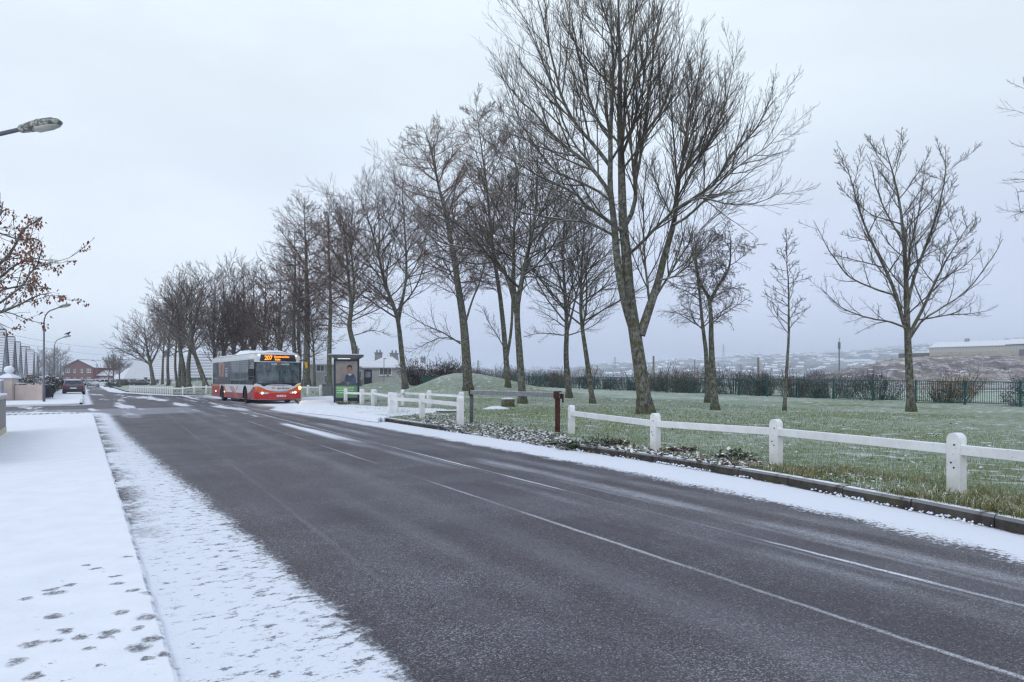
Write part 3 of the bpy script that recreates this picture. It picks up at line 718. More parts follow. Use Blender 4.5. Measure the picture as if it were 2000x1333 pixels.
# ------------------------------------------------------------------ grass, leaves
def scatter(n, s0, s1, o0, o1, pw, seed):
    rng = np.random.default_rng(seed); s = rng.uniform(s0, s1, n); of = o0+(o1-o0)*rng.random(n)**pw
    k = np.interp(s, RKs, RKt); t = k+of; X = t*CA-s*SA; Y = t*SA+s*CA
    z = np.array([gz(a, b) for a, b in zip(X, Y)]); return rng, np.stack([X, Y, z], 1), of
def blades(name, rng, c, h, w, lean, mat):
    n = len(c); hh = h*rng.uniform(.45, 1.3, (n, 1)); ph = rng.uniform(0, 6.28, n)
    a = np.stack([np.cos(ph), np.sin(ph), np.zeros(n)], 1); b = np.stack([-np.sin(ph), np.cos(ph), np.zeros(n)], 1)
    ln = rng.normal(0, lean, (n, 1))
    m1 = c+b*ln*hh*.35+np.array([0, 0, .6])*hh; tip = c+b*ln*hh*1.1+np.array([0, 0, 1.])*hh
    v = np.stack([c-a*w, c+a*w, m1+a*w*.7, m1-a*w*.7, tip], 1).reshape(-1, 3)
    f = np.arange(n)[:, None, None]*5+np.array([(0,1,2),(0,2,3),(3,2,4)])[None]
    return kind(mesh_np(name, v, f.reshape(-1, 3), mat, smooth=False), 'stuff')
def m_blade(name, stops):
    m = NT(name); r = m.n('ShaderNodeValToRGB', {0: m.isl()}); e = r.color_ramp.elements
    r.color_ramp.interpolation = 'CONSTANT'
    for i, (p, c) in enumerate(stops):
        x = e[i] if i < 2 else e.new(p); x.position = p; x.color = (*c, 1)
    return m.done(r.outputs[0], .85, .15)
MB1 = m_blade('grass_blade', [(0, (.09, .15, .05)), (.28, (.18, .25, .095)), (.52, (.28, .33, .145)), (.66, (.31, .285, .15)), (.74, (.52, .58, .54)), (.9, (.74, .78, .78))])
MB3 = m_blade('straw_grass_blade', [(0, (.24, .20, .10)), (.35, (.33, .28, .15)), (.65, (.17, .15, .07)), (.85, (.18, .20, .08))])
MB2 = m_blade('dry_grass_blade', [(0, (.10, .12, .035)), (.3, (.20, .19, .075)), (.6, (.29, .25, .12)), (.8, (.14, .17, .06)), (.9, (.6, .62, .6))])
r_, c_, of_ = scatter(85000, -2, 26, .2, 13, 1.5, 1); blades('grass', r_, c_, .05, .0035, .7, MB1)
r_, c_, of_ = scatter(30000, 12, 40, 1.5, 20, 1.0, 2); blades('grass', r_, c_, .07, .006, .7, MB1)
r_, c_, of_ = scatter(6200, -2, 8.2, .12, .9, 1.3, 3)
nn = np.sin(c_[:, 0]*5)+np.sin(c_[:, 1]*3.3+1); c_ = c_[nn > .1]; blades('grass', r_, c_, .062, .004, 1.2, MB2)
r_, c_, of_ = scatter(5200, -1, 7, .15, 1.5, 1.2, 23); nn = np.sin(c_[:, 0]*2.3+1)+np.sin(c_[:, 1]*2.1); c_ = c_[nn > -.2]; blades('grass', r_, c_, .075, .0045, 1.5, MB3)
r_, c_, of_ = scatter(2600, -2, 4.4, .06, .28, 1.0, 4); c_[:, 2] = np.minimum(c_[:, 2], .11); blades('grass', r_, c_, .10, .004, 1.6, MB2)
LEAF = NT('fallen_leaf'); _r = LEAF.n('ShaderNodeValToRGB', {0: LEAF.isl()}); _e = _r.color_ramp.elements; _r.color_ramp.interpolation = 'CONSTANT'
for i, (p, c) in enumerate([(0, (.055, .036, .03)), (.25, (.13, .075, .055)), (.42, (.19, .13, .09)), (.5, (.76, .78, .83))]):
    x = _e[i] if i < 2 else _e.new(p); x.position = p; x.color = (*c, 1)
LEAF = LEAF.done(_r.outputs[0], .8, .2)
def litter(c, rng, size):
    n = len(c); s = size*rng.uniform(.6, 1.3, (n, 1)); d = nrm(np.c_[rng.normal(0, 1, (n, 2)), rng.normal(.1, .35, n)]); up = nrm(np.c_[rng.normal(0, .35, (n, 2)), np.ones(n)])
    a = nrm(np.cross(d, up)); b = np.cross(a, d); c = c+np.array([0, 0, .012])
    v = np.stack([c-d*s, c+a*s*.6+b*s*.2, c+d*s, c-a*s*.6+b*s*.2, c], 1).reshape(-1, 3)
    return v, (np.arange(n)[:, None, None]*5+np.array([(0,1,4),(1,2,4),(2,3,4),(3,0,4)])[None]).reshape(-1, 3)
def litter_at(px0, py0, px1, py1, n, seed, size=.045, keep=None):
    rng = np.random.default_rng(seed); c = []
    for i in range(n):
        for _ in range(20):
            x = rng.uniform(px0, px1); y = rng.uniform(py0, py1)
            if keep is None or keep(x, y): break
        c.append(G(x, y))
    return litter(np.array(c), rng, size)
parts = [litter_at(905, 826, 1110, 880, 2600, 1, keep=lambda x, y: y > 815+(x-890)*.16 and y < 843+(x-885)*.17),
         litter_at(770, 800, 905, 842, 1900, 2, .05, keep=lambda x, y: y > 803+(x-770)*.06 and y < 811+(x-760)*.235),
         litter_at(1085, 862, 1500, 915, 900, 3, keep=lambda x, y: 852+(x-1085)*.125 < y < 868+(x-1085)*.135),
         litter_at(655, 782, 760, 796, 260, 5, .05), litter_at(330, 764, 412, 771, 160, 8, .08), litter_at(590, 764, 655, 773, 160, 9, .08)]
r_, c_, of_ = scatter(700, -2, 9, .14, 1.0, 1.0, 16); parts.append(litter(c_, r_, .03))
r_, c_, of_ = scatter(420, -1, 26, .5, 16, 1.0, 6); parts.append(litter(c_, r_, .05))
v, f = join(parts); kind(mesh_np('leaf_litter', v, f, LEAF, smooth=False), 'stuff')

# crumbs of snow fallen against the kerb
rng = np.random.default_rng(21); cs = []; n = 900
s_ = rng.uniform(-3, 12, n); s_ = s_[np.sin(s_*4.1)+np.sin(s_*1.7+.5)+rng.normal(0, .5, n) > .2]; t_ = np.interp(s_, RKs, RKt)-np.abs(rng.normal(0, .05, len(s_)))-.012
c_ = np.stack([t_*CA-s_*SA, t_*SA+s_*CA, rng.uniform(.0, .03, len(s_))], 1); o8 = np.array([(1,0,0),(.6,.7,0),(-.2,1,.1),(-1,.1,0),(-.5,-.8,0),(.5,-.7,.1),(0.1,0,.8),(0,0,-.6)], float)
v = (c_[:, None]+o8[None]*rng.uniform(.008, .028, (len(c_), 1, 1))*rng.uniform(.6, 1.3, (len(c_), 8, 1))).reshape(-1, 3)
f = (np.arange(len(c_))[:, None, None]*8+np.array([(0,1,6),(1,2,6),(2,3,6),(3,4,6),(4,5,6),(5,0,6),(1,0,7),(2,1,7),(3,2,7),(4,3,7),(5,4,7),(0,5,7)])[None]).reshape(-1, 3)
kind(mesh_np('snow_crumbs', v, f, paint('fresh_snow', (.78, .82, .89), .8, .2, .03, 5, bump=.3)), 'stuff')
def weed(px, py, r, h, n, cols, label, seed, lw=.035):
    rng = np.random.default_rng(seed); b = G(px, py); root = empty('weed_plant', b, 0, label, 'plant', 'weeds along the kerb')
    st = []; vs = []
    for i in range(n):
        a = rng.uniform(0, 6.28); q = rng.uniform(.1, 1)**.7; x, y = r*q*math.cos(a), r*q*math.sin(a)*.6; hh = h*rng.uniform(.5, 1)*(1.1-.5*q)
        st.append(np.array([(x*.4, y*.4, -.01), (x*.75, y*.75, hh*.6), (x, y, hh)]))
        for k in range(6):
            z = rng.uniform(.25, 1); vs.append((x*(.4+.6*z)+rng.normal(0, .02), y*(.4+.6*z)+rng.normal(0, .02), hh*z))
    P0 = np.array(st); v, f = tubes(P0, np.full(P0.shape[:2], .004), 3); mesh_np('stem', v, f, TWIG, root)
    v, f = litter(np.array(vs), rng, lw); mesh_np('leaves', v, f, m_blade('weed_leaf', cols), root, smooth=False)
GR = [(0, (.045, .08, .035)), (.35, (.09, .14, .06)), (.65, (.15, .19, .10)), (.78, (.12, .06, .05)), (.86, (.74, .76, .8))]
RD = [(0, (.09, .04, .03)), (.35, (.17, .07, .045)), (.6, (.10, .09, .04)), (.8, (.7, .72, .75))]
weed(1122, 872, .42, .26, 46, GR, 'leafy green weed clump at the foot of the end fence post', 1)
weed(1168, 872, .45, .25, 40, GR, 'dark green weed clump on the kerb right of the end post', 2)
weed(1205, 871, .30, .16, 26, RD, 'low brown weed clump between the first two posts', 3)
weed(1330, 884, .38, .12, 34, RD, 'russet weed patch just right of the second white post', 4)
weed(1435, 897, .42, .20, 38, GR, 'snow-dusted green weed clump left of the third white post', 5)
weed(672, 792, .5, .28, 40, MB2 and [(0, (.12, .12, .04)), (.4, (.2, .17, .08)), (.7, (.1, .12, .05)), (.9, (.7, .72, .75))], 'yellowish tussock at the corner of the path by the shelter', 6, .04)
# ------------------------------------------------------------------ white post-and-rail fences
WHITE = NT('white_painted_concrete'); _o = WHITE.obj()
_c = WHITE.mix(WHITE.ramp(WHITE.noise(_o, 4, 5, .6), .35, .7), (.70, .71, .72), (.80, .81, .82))
_c = WHITE.mix(WHITE.math('MULTIPLY', WHITE.ramp(WHITE.noise(_o, 26, 4, .7), .60, .72), .6), _c, (.38, .38, .37))
_c = WHITE.mix(WHITE.math('MULTIPLY', WHITE.ramp(WHITE.sep(_o)[2], .28, .02), .35), _c, (.36, .38, .30))
_c = snow_top(WHITE, _c, .6, .95, .8, 9, .4); WHITE.bumpn(WHITE.noise(_o, 30, 4), .25, .01); WHITE = WHITE.done(_c, .7, .25)
HOLE = paint('bolt_hole', (.06, .055, .055), .9, .1)
def post_mb(w, d, h, ang):
    """flat-sided post with a half-round head; w across the rail direction seen from the road"""
    mb = MB(); mb.M = Matrix.Rotation(ang, 4, 'Z'); r = w/2; n = 9
    prof = [(-r, -.15), (-r, h-r)]+[(-r*math.cos(math.pi*k/n), h-r+r*math.sin(math.pi*k/n)) for k in range(1, n)]+[(r, h-r), (r, -.15)]
    a = [(x, -d/2, z) for x, z in prof]; b = [(x, d/2, z) for x, z in prof]
    mb.loft([[(x*.94, y-.006 if y < 0 else y+.006, z) for x, y, z in a], a, b, [(x*.94, y+.006, z) for x, y, z in b]], True)
    return mb
def fence(label, pts, h=.8, w=.16, d=.12, rail=(.07, .11), rz=.62, rails=None, group='white post-and-rail fences', extra=True):
    """pts: world base points in order"""
    b0 = pts[0]; root = empty('post_and_rail_fence', b0, 0, label, 'fence', group)
    n = len(pts)
    for i, p in enumerate(pts):
        q = pts[min(i+1, n-1)]; o = pts[max(i-1, 0)]; ang = math.atan2(q[1]-o[1], q[0]-o[0])
        po = post_mb(w, d, h, ang).build('post', WHITE, root, bevel=.008); po.location = Vector(p)-Vector(b0)
        if extra:
            mb = MB(); mb.M = Matrix.Rotation(ang, 4, 'Z')
            for dx, z in ((.02, h*.80), (-.02, h*.5), (.015, h*.42)):
                mb = MB(); mb.M = Matrix.Rotation(ang, 4, 'Z'); mb.tube([(dx, -d/2-.012, z), (dx, -d/2-.004, z)], .011, 8); mb.build('bolt_hole', HOLE, po)
        if i < n-1 and (rails is None or rails[i]):
            v = Vector(q)-Vector(p); v.normalize()
            ra = MB().bar(Vector(p)+v*(w*.42)+Vector((0,0,h*rz+.04)), Vector(q)-v*(w*.42)+Vector((0,0,h*rz+.04)), rail[0], rail[1])
            ra.v = [tuple(Vector(x)-Vector(b0)) for x in ra.v]; ra.build('rail', WHITE, root, bevel=.006)
    return root
near = [G(1116, 848), G(1280, 881), G(1515.5, 906), G(1868, 962)]
e = Vector(near[3])+(Vector(near[3])-Vector(near[2])).normalized()*2.75; e2 = e+(Vector(near[3])-Vector(near[2])).normalized()*2.75
fence('white rail fence along the near kerb, four round-headed posts in view', near+[(e.x, e.y, gz(e.x, e.y)), (e2.x, e2.y, gz(e2.x, e2.y))], h=.70, w=.165, d=.115, rz=.66, rail=(.08, .115))
fence('short white three-post fence standing in leaf litter by the kerb', [G(757+6, 810), G(820+4, 817), G(898+1, 831)], h=.84, w=.20, d=.15, rz=.66, rail=(.08, .12))
fence('white fence behind the snowy path, running to the grey barrier', [G(728, 793), G(772, 807), G(787, 793), G(838, 797), G(901, 804)], h=.80, w=.2, d=.15, rz=.72, rail=(.07, .10))
fence('short white fence by the poster end of the bus shelter', [G(662, 776), G(668, 784), G(675, 789), G(707, 791.5), G(731, 792.5)], h=.82, w=.2, d=.16, rz=.66, rail=(.07, .11))
fence('white fence behind the bus front and shelter', [P(x, Z) for x, Z in ((548, 56.5), (575, 56), (602, 55), (626, 54.3), (653, 53.5))], h=.84, w=.17, d=.14, rz=.72, extra=False)
lp = [P(x, Z) for x, Z in ((425, 60.5), (403, 61), (379.5, 61.6), (357, 62.2), (336, 62.8))]+[P(336-(82*k/19)**1.0, 62.8+11.5*k/19) for k in range(1, 20)]
fence('long white fence left of the bus, posts bunching as it turns away', lp, h=.80, w=.11, d=.09, rz=.72, extra=False, rail=(.07, .10))

# ------------------------------------------------------------------ steel barrier, stump, cover
STEEL = paint('weathered_galvanised_steel', (.20, .205, .22), .5, .4, .3, 12, .9, 0, .5, .9, .3, .2)
DSTEEL = paint('dark_grey_steel', (.09, .095, .10), .6, .4, .3, 9)
RUST = paint('rusty_red_steel', (.06, .026, .021), .85, .15, .5, 12, 0, bump=.4)
A = Vector(G(921, 827)); B = Vector(G(1089, 845)); root = empty('swing_barrier', A, 0, 'grey steel bar barrier resting on a dark post and a rusty post', 'barrier')
L = lambda v: tuple(Vector(v)-A)
MB().box(-.055, -.055, -.1, .055, .055, .86).build('post', DSTEEL, root, bevel=.006)
bl = B-A
mb = MB(); mb.M = Matrix.Translation(bl); mb.box(-.06, -.06, -.1, .06, .06, .86); mb.build('post', RUST, root, bevel=.006)
mb = MB(); mb.bar((-.04, 0, .93), (bl.x+.02, bl.y, bl.z+.93), .09, .12); mb.build('bar', STEEL, root, bevel=.005)
mb = MB(); mb.M = Matrix.Translation(bl); mb.box(-.10, -.10, .84, .03, .07, .88); mb.box(-.10, -.11, .88, .02, -.075, 1.02); mb.box(-.10, .075, .86, .02, .11, 1.0); mb.box(.06, -.06, .84, .15, .06, .96); mb.box(.11, -.045, .74, .15, .045, .84); mb.box(-.09, -.10, 1.0, .10, .10, 1.025)
mb.build('latch_bracket', RUST, root, bevel=.004)
mb = MB(); mb.M = Matrix.Translation((0,0,0)); mb.box(-.075, -.075, .83, .02, .075, .865); mb.box(-.08, -.08, .865, -.048, .08, 1.0); mb.build('hinge_bracket', RUST, root)
# stump with snow, and its snow heap
b = G(992, 795); root = empty('tree_stump', b, 0, 'low cut tree stump with snowy top on the grass behind the barrier', 'tree stump')
g = random.Random(4)
def wob(r, n=18): return [r*(1+g.uniform(-.09, .09)) for _ in range(n)]
rs = wob(.30); mb = MB()
mb.loft([[(rr*k*math.cos(2*math.pi*i/18), rr*k*math.sin(2*math.pi*i/18), z) for i, rr in enumerate(rs)] for k, z in ((1.3, -.08), (1.05, .08), (1, .34), (.97, .36))], True); mb.build('trunk', BARK, root, smooth=True)
SN = paint('fresh_snow', (.78, .82, .89), .8, .2, .03, 5, bump=.3)
mb = MB(); mb.loft([[(rr*k*math.cos(2*math.pi*i/18), rr*k*math.sin(2*math.pi*i/18), z) for i, rr in enumerate(rs)] for k, z in ((1.03, .362), (1.0, .40), (.6, .42))], True); mb.build('snow_cap', SN, root, smooth=True)
def heap(px, py, r, h, label, seed):
    g = random.Random(seed); b = G(px, py); mb = MB(); n = 26; rings = []
    sd = [g.uniform(.75, 1.2) for _ in range(n)]
    for k, z in ((1.0, -.03), (.86, .35), (.6, .66), (.35, .9), (.1, 1)): rings.append([(r*k*sd[i]*math.cos(2*math.pi*i/n)*(1+.2*math.sin(i*2.7+k*5)), .7*r*k*sd[i]*math.sin(2*math.pi*i/n), h*z*g.uniform(.8, 1.2)) for i in range(n)])
    mb.loft(rings, True); o = mb.build('snow_heap', SN, smooth=True); o.location = b
    tag(o, label, 'snow heap', 'small heaps of snow')
heap(968, 800, .5, .14, 'small snow heap beside the tree stump', 2)
b = G(880, 806); root = empty('inspection_cover', b, .2, 'flat dark slab with a snowy top on the grass behind the three-post fence', 'slab')
MB().box(-.55, -.3, -.05, .55, .3, .07).build('frame', DSTEEL, root, bevel=.01); MB().box(-.54, -.29, .07, .54, .29, .10).build('snow_cap', SN, root, bevel=.01)

# ------------------------------------------------------------------ bus shelter with poster
NAVY = paint('shelter_frame', (.018, .024, .045), .4, .5, .2)
GREYR = paint('shelter_roof', (.10, .11, .12), .5, .4, .2, 4, .9, 0, .6, .95, .3)
SZ = 37.2; b = P(676, SZ); root = empty('bus_shelter', b, R(12.5), 'dark framed bus shelter with a poster of a person in blue above a green panel', 'bus shelter')
K = SZ/F
def sx(px): return (px-680)*K
def sz(py): return EYE-(py-HY)*K-b[2]
x0, x1 = sx(656.5), sx(705); zt = sz(702); zr = sz(694)
for xx in (x0, x1-.1): MB().box(xx, -.06, -.05, xx+.1, .06, zt).build('post', NAVY, root, bevel=.006)
MB().box(x0+.1, -.06, zt-.11, x1-.1, .06, zt-.001).build('top_beam', NAVY, root); MB().box(x0+.1, -.06, .12, x1-.1, .06, .3).build('bottom_beam', NAVY, root)
mb = MB(); xa, xb = sx(646), sx(714)
mb.loft([[(xa+.25, -.35, zr-.14), (xb-.28, -.35, zr-.14), (xb, -.4, zr+.02), (xa, -.4, zr+.02)], [(xa+.25, 3.6, zr-.14), (xb-.28, 3.6, zr-.14), (xb, 3.65, zr+.02), (xa, 3.65, zr+.02)]], True); mb.build('roof', GREYR, root, bevel=.01)
MB().box(xa+.02, -.38, zr+.021, xb-.02, 3.6, zr+.05).build('snow_cap', SN, root, bevel=.012)
MB().box(sx(664), -.10, zt+.004, sx(688), -.02, zt+.05).build('lamp_tube', glow('shelter_tube', (.9, .95, 1), .6, (.8, .8, .85)), root)
for yy in (1.8, 3.4): MB().box(x0, yy, -.05, x0+.08, yy+.08, zr-.14).build('post', NAVY, root); MB().box(x1-.08, yy, -.05, x1, yy+.08, zr-.14).build('post', NAVY, root)
CL = NT('shelter_glass'); CL.set('Transmission Weight', .9); CL.set('IOR', 1.1); CL = CL.done((.75, .82, .82), .05, .3)
MB().box(x0+.03, .07, .3, x0+.045, 3.4, zr-.2).build('side_glass', CL, root)
MB().box(x0+.02, -.02, .5, x0+.05, .04, .9)
px0, px1, pz0, pz1 = x0+.1, x1-.1, .3, zt-.11; pw, ph = px1-px0, pz1-pz0
cols = [paint('poster_grey', (.25, .215, .20), .35, .4, .25, 1.1), paint('poster_green', (.16, .30, .165), .35, .4, .06), paint('poster_skin', (.30, .18, .13), .4, .3, .1), paint('poster_hair', (.035, .025, .022), .5, .2),
        paint('poster_jumper', (.065, .09, .15), .5, .2, .3, 5), paint('poster_collar', (.5, .52, .55), .5), paint('poster_desk', (.06, .06, .075), .5), paint('poster_pale', (.42, .70, .34), .4), paint('poster_teal', (.06, .24, .22), .4)]
mb = MB(); mb.box(px0, -.03, pz0, px1, .03, pz1, 0)
def flat(pts, lay, m): mb.add([(px0+u*pw, -.031-lay*.0015, pz0+v*ph) for u, v in pts], [tuple(range(len(pts)))], m)
def ell(cx, cy, rx, ry, lay, m, n=20): flat([(cx+rx*math.cos(2*math.pi*k/n), cy+ry*math.sin(2*math.pi*k/n)) for k in range(n)], lay, m)
flat([(0, 0), (1, 0), (1, .33), (0, .33)], 1, 1)
flat([(0, .33), (1, .33), (1, .40), (.62, .42), (.3, .45), (.22, .40), (0, .39)], 1, 6)
flat([(.42, .345), (.95, .345), (.93, .50), (.86, .62), (.76, .655), (.56, .655), (.46, .61), (.41, .48)], 2, 4)
flat([(.56, .655), (.72, .66), (.74, .63), (.66, .60), (.58, .63)], 3, 5)
flat([(.585, .66), (.70, .66), (.70, .71), (.59, .71)], 4, 2)
ell(.635, .775, .105, .085, 5, 2)
flat([(.525, .80), (.53, .85), (.57, .885), (.64, .90), (.71, .89), (.755, .85), (.76, .77), (.735, .765), (.73, .82), (.66, .845), (.58, .84), (.55, .80)], 6, 3)
ell(.60, .785, .012, .007, 6, 3, 10); ell(.675, .785, .012, .007, 6, 3, 10); flat([(.61, .728), (.665, .728), (.66, .734), (.615, .734)], 6, 6)
ell(.57, .41, .09, .022, 5, 2); ell(.57, .375, .06, .018, 5, 2)
for i, (a, c) in enumerate(((.05, .84), (.05, .84), (.05, .82))): 
    x = a
    gg = random.Random(i)
    while x < c:
        w = gg.uniform(.04, .13); flat([(x, .255-i*.065), (min(c, x+w), .255-i*.065), (min(c, x+w), .285-i*.065), (x, .285-i*.065)], 2, 7); x += w+.025
flat([(.08, .955), (.42, .955), (.42, .972), (.08, .972)], 2, 8); ell(.06, .963, .02, .012, 2, 8)
mb.build('poster', cols, root)
b = P(640, 53); root = empty('litter_bin', b, 0, 'dark grey litter bin standing by the white fence left of the shelter', 'bin')
mb = MB(); mb.loft([[(-.33, -.28, 0), (.33, -.28, 0), (.33, .28, 0), (-.33, .28, 0)], [(-.36, -.31, .8), (.36, -.31, .8), (.36, .31, .8), (-.36, .31, .8)]], True); mb.build('body', paint('bin_grey', (.16, .17, .18), .7), root, bevel=.02)
mb = MB(); mb.loft([[(-.38, -.33, .80), (.38, -.33, .80), (.38, .33, .80), (-.38, .33, .80)], [(-.30, -.2, .95), (.30, -.2, .95), (.30, .2, .95), (-.30, .2, .95)]], True); mb.build('lid', DSTEEL, root, bevel=.01)

# ------------------------------------------------------------------ street lamps
POLE = paint('lamp_pole', (.13, .135, .16), .55, .4, .25, 3); HEAD = None
_m = NT('lichen_lamp_head'); _o = _m.obj(); HEAD = _m.done(_m.mix(_m.ramp(_m.noise(_o, 16, 4, .7), .44, .56), (.12, .125, .11), (.42, .43, .39)), .85, .2)
LENS = paint('lamp_lens', (.42, .42, .36), .3, .5)
def lamp(t, s, reach, rz, label, h=5.75, X=None):
    x, y = xy(t, s) if X is None else X
    root = empty('street_lamp', (x, y, .09), rz, label, 'street lamp', 'cobra-head street lamps')
    mb = MB(); mb.lathe([(.072, -.1), (.072, 1.3), (.05, 1.36), (.046, h-1.0)], n=12); mb.build('pole', POLE, root, smooth=True)
    pts = [(0, 0, h-1.0)]+[(reach*.62*(1-math.cos(a)), 0, h-1.0+.78*math.sin(a)) for a in [R(q) for q in range(12, 85, 12)]]+[(reach*.62, 0, h-.2), (reach, 0, h-.06)]
    MB().tube(pts, [.036]*len(pts), 10).build('arm', POLE, root, smooth=True)
    hm = MB(); hm.M = Matrix.Translation((reach-.03, 0, h-.07)) @ Matrix.Rotation(R(-14), 4, 'Y')
    rings = []
    for x_, w, zt_, zb in ((0, .05, .05, -.05), (.04, .075, .075, -.065), (.2, .10, .10, -.075), (.36, .13, .115, -.06), (.56, .13, .10, -.055), (.66, .09, .06, -.05), (.70, .03, .01, -.04)):
        rings.append([(x_, w*math.cos(a), (zt_ if math.sin(a) > 0 else -zb)*math.sin(a)) for a in [2*math.pi*k/14 for k in range(14)]])
    hm.loft(rings, True); hd = hm.build('lamp_head', HEAD, root, smooth=True)
    lm = MB(); lm.M = hm.M; rings = []
    for x_, w, zb in ((.25, .07, -.085), (.30, .11, -.10), (.5, .115, -.095), (.64, .07, -.07)): rings.append([(x_, w*math.cos(a), -.045+(.0 if math.sin(a) > 0 else (-zb-.045)*math.sin(a))) for a in [2*math.pi*k/12 for k in range(12)]])
    lm.loft(rings, True); lm.build('lens', LENS, hd, smooth=True)
    return root
lamp(-2.0, 15.0, 1.22, R(8), 'near street lamp head with lichen, arm entering at the left edge', 5.74)
lamp(-2.0, 49.6, .95, R(0), 'street lamp beside the cream garden wall, tallest pole in full view', 5.75, (P(86, 41)[0], 41))
l2 = lamp(0, 0, .95, R(0), 'street lamp with a dark bird perched on its head', 5.6, (P(106.5, 68)[0], 68))
lamp(0, 0, .95, R(0), 'farthest street lamp, just left of the red brick gable', 5.6, (P(112.5, 112)[0], 112))
lamp(0, 0, .8, R(180), 'slim pale lamp post far off, right of the red brick house', 6.5, (P(189, 190)[0], 190))

# ------------------------------------------------------------------ bird and person (skinned bodies)
def skin(name, pts, edges, rad, mat, parent=None, loc=None, rz=0, sub=2):
    me = bpy.data.meshes.new(name); me.from_pydata(pts, edges, []); me.materials.append(mat)
    o = link(bpy.data.objects.new(name, me), parent)
    sk = o.modifiers.new('skin', 'SKIN')
    if not me.skin_vertices: me.attributes.new  # the modifier adds the layer
    for v, r in zip(me.skin_vertices[0].data, rad): v.radius = (r, r) if not isinstance(r, tuple) else r
    me.skin_vertices[0].data[0].use_root = True
    ss = o.modifiers.new('sub', 'SUBSURF'); ss.levels = ss.render_levels = sub; sk.use_smooth_shade = True
    dg = bpy.context.evaluated_depsgraph_get(); dg.update()
    m2 = bpy.data.meshes.new_from_object(o.evaluated_get(dg)); o.modifiers.clear(); o.data = m2; m2.name = name
    m2.materials.clear(); m2.materials.append(mat)
    if loc: o.location = loc; o.rotation_euler[2] = rz
    return o
BLK = paint('dark_feather', (.02, .02, .025), .6, .3)
bx = Vector(l2.location)+Vector((1.38, 0, 5.6+.19))
bd = skin('bird', [(0,0,.13),(-.12,0,.10),(-.24,0,.07),(-.42,0,.05),(.09,0,.19),(.14,0,.26),(.20,0,.265),(.28,0,.255),(.0,.03,.02),(.02,.03,-.04),(.0,-.03,.02),(.02,-.03,-.04)],
     [(0,1),(1,2),(2,3),(0,4),(4,5),(5,6),(6,7),(0,8),(8,9),(0,10),(10,11)], [.10,.095,.06,.03,.08,.06,.045,.012,.02,.012,.02,.012], BLK)
bd.location = bx; tag(bd, 'black bird perched on the middle street lamp head', 'bird')
COAT = paint('dark_coat', (.03, .033, .05), .9, .2); SKN = paint('skin_tone', (.42, .27, .21), .6, .3)
b = P(122, 92); b = (b[0], b[1], .10); root = empty('person', b, R(200), 'distant person in dark winter clothes walking on the snowy pavement', 'person')
S = .80
pp = [(0,0,.95),(0,0,1.15),(0,0,1.36),(0,.02,1.48),(0,.02,1.56),(0,.03,1.66),(0,.03,1.74),(.16,0,1.38),(.23,.02,1.12),(.24,.10,.88),(.24,.13,.78),(-.16,0,1.38),(-.23,-.02,1.12),(-.24,.02,.88),(-.24,.05,.78),
      (.09,.0,.88),(.10,.10,.48),(.10,.10,.08),(.10,.24,.04),(-.09,0,.88),(-.10,-.08,.48),(-.10,-.26,.12),(-.10,-.16,.04)]
ee = [(0,1),(1,2),(2,3),(3,4),(4,5),(5,6),(2,7),(7,8),(8,9),(9,10),(2,11),(11,12),(12,13),(13,14),(0,15),(15,16),(16,17),(17,18),(0,19),(19,20),(20,21),(21,22)]
rr = [.16,.16,.18,.06,.085,.10,.06,.08,.06,.05,.04,.08,.06,.05,.04,.10,.075,.05,.04,.10,.075,.05,.04]
skin('body', [(x*S, y*S, z*S) for x, y, z in pp], ee, [q*S for q in rr], COAT, root)
mb = MB(); mb.lathe([(.02, -.11), (.075, -.09), (.10, -.02), (.10, .05), (.07, .10), (.02, .12)], (0, .06, 1.64), 12); mb.v = [(x*S, y*S, z*S) for x, y, z in mb.v]; mb.build('face', SKN, root, smooth=True)
mb = MB(); mb.lathe([(.118, .0), (.118, .06), (.09, .125), (.02, .15)], (0, .025, 1.655), 12); mb.v = [(x*S, y*S, z*S) for x, y, z in mb.v]; mb.build('hat', BLK, root, smooth=True)

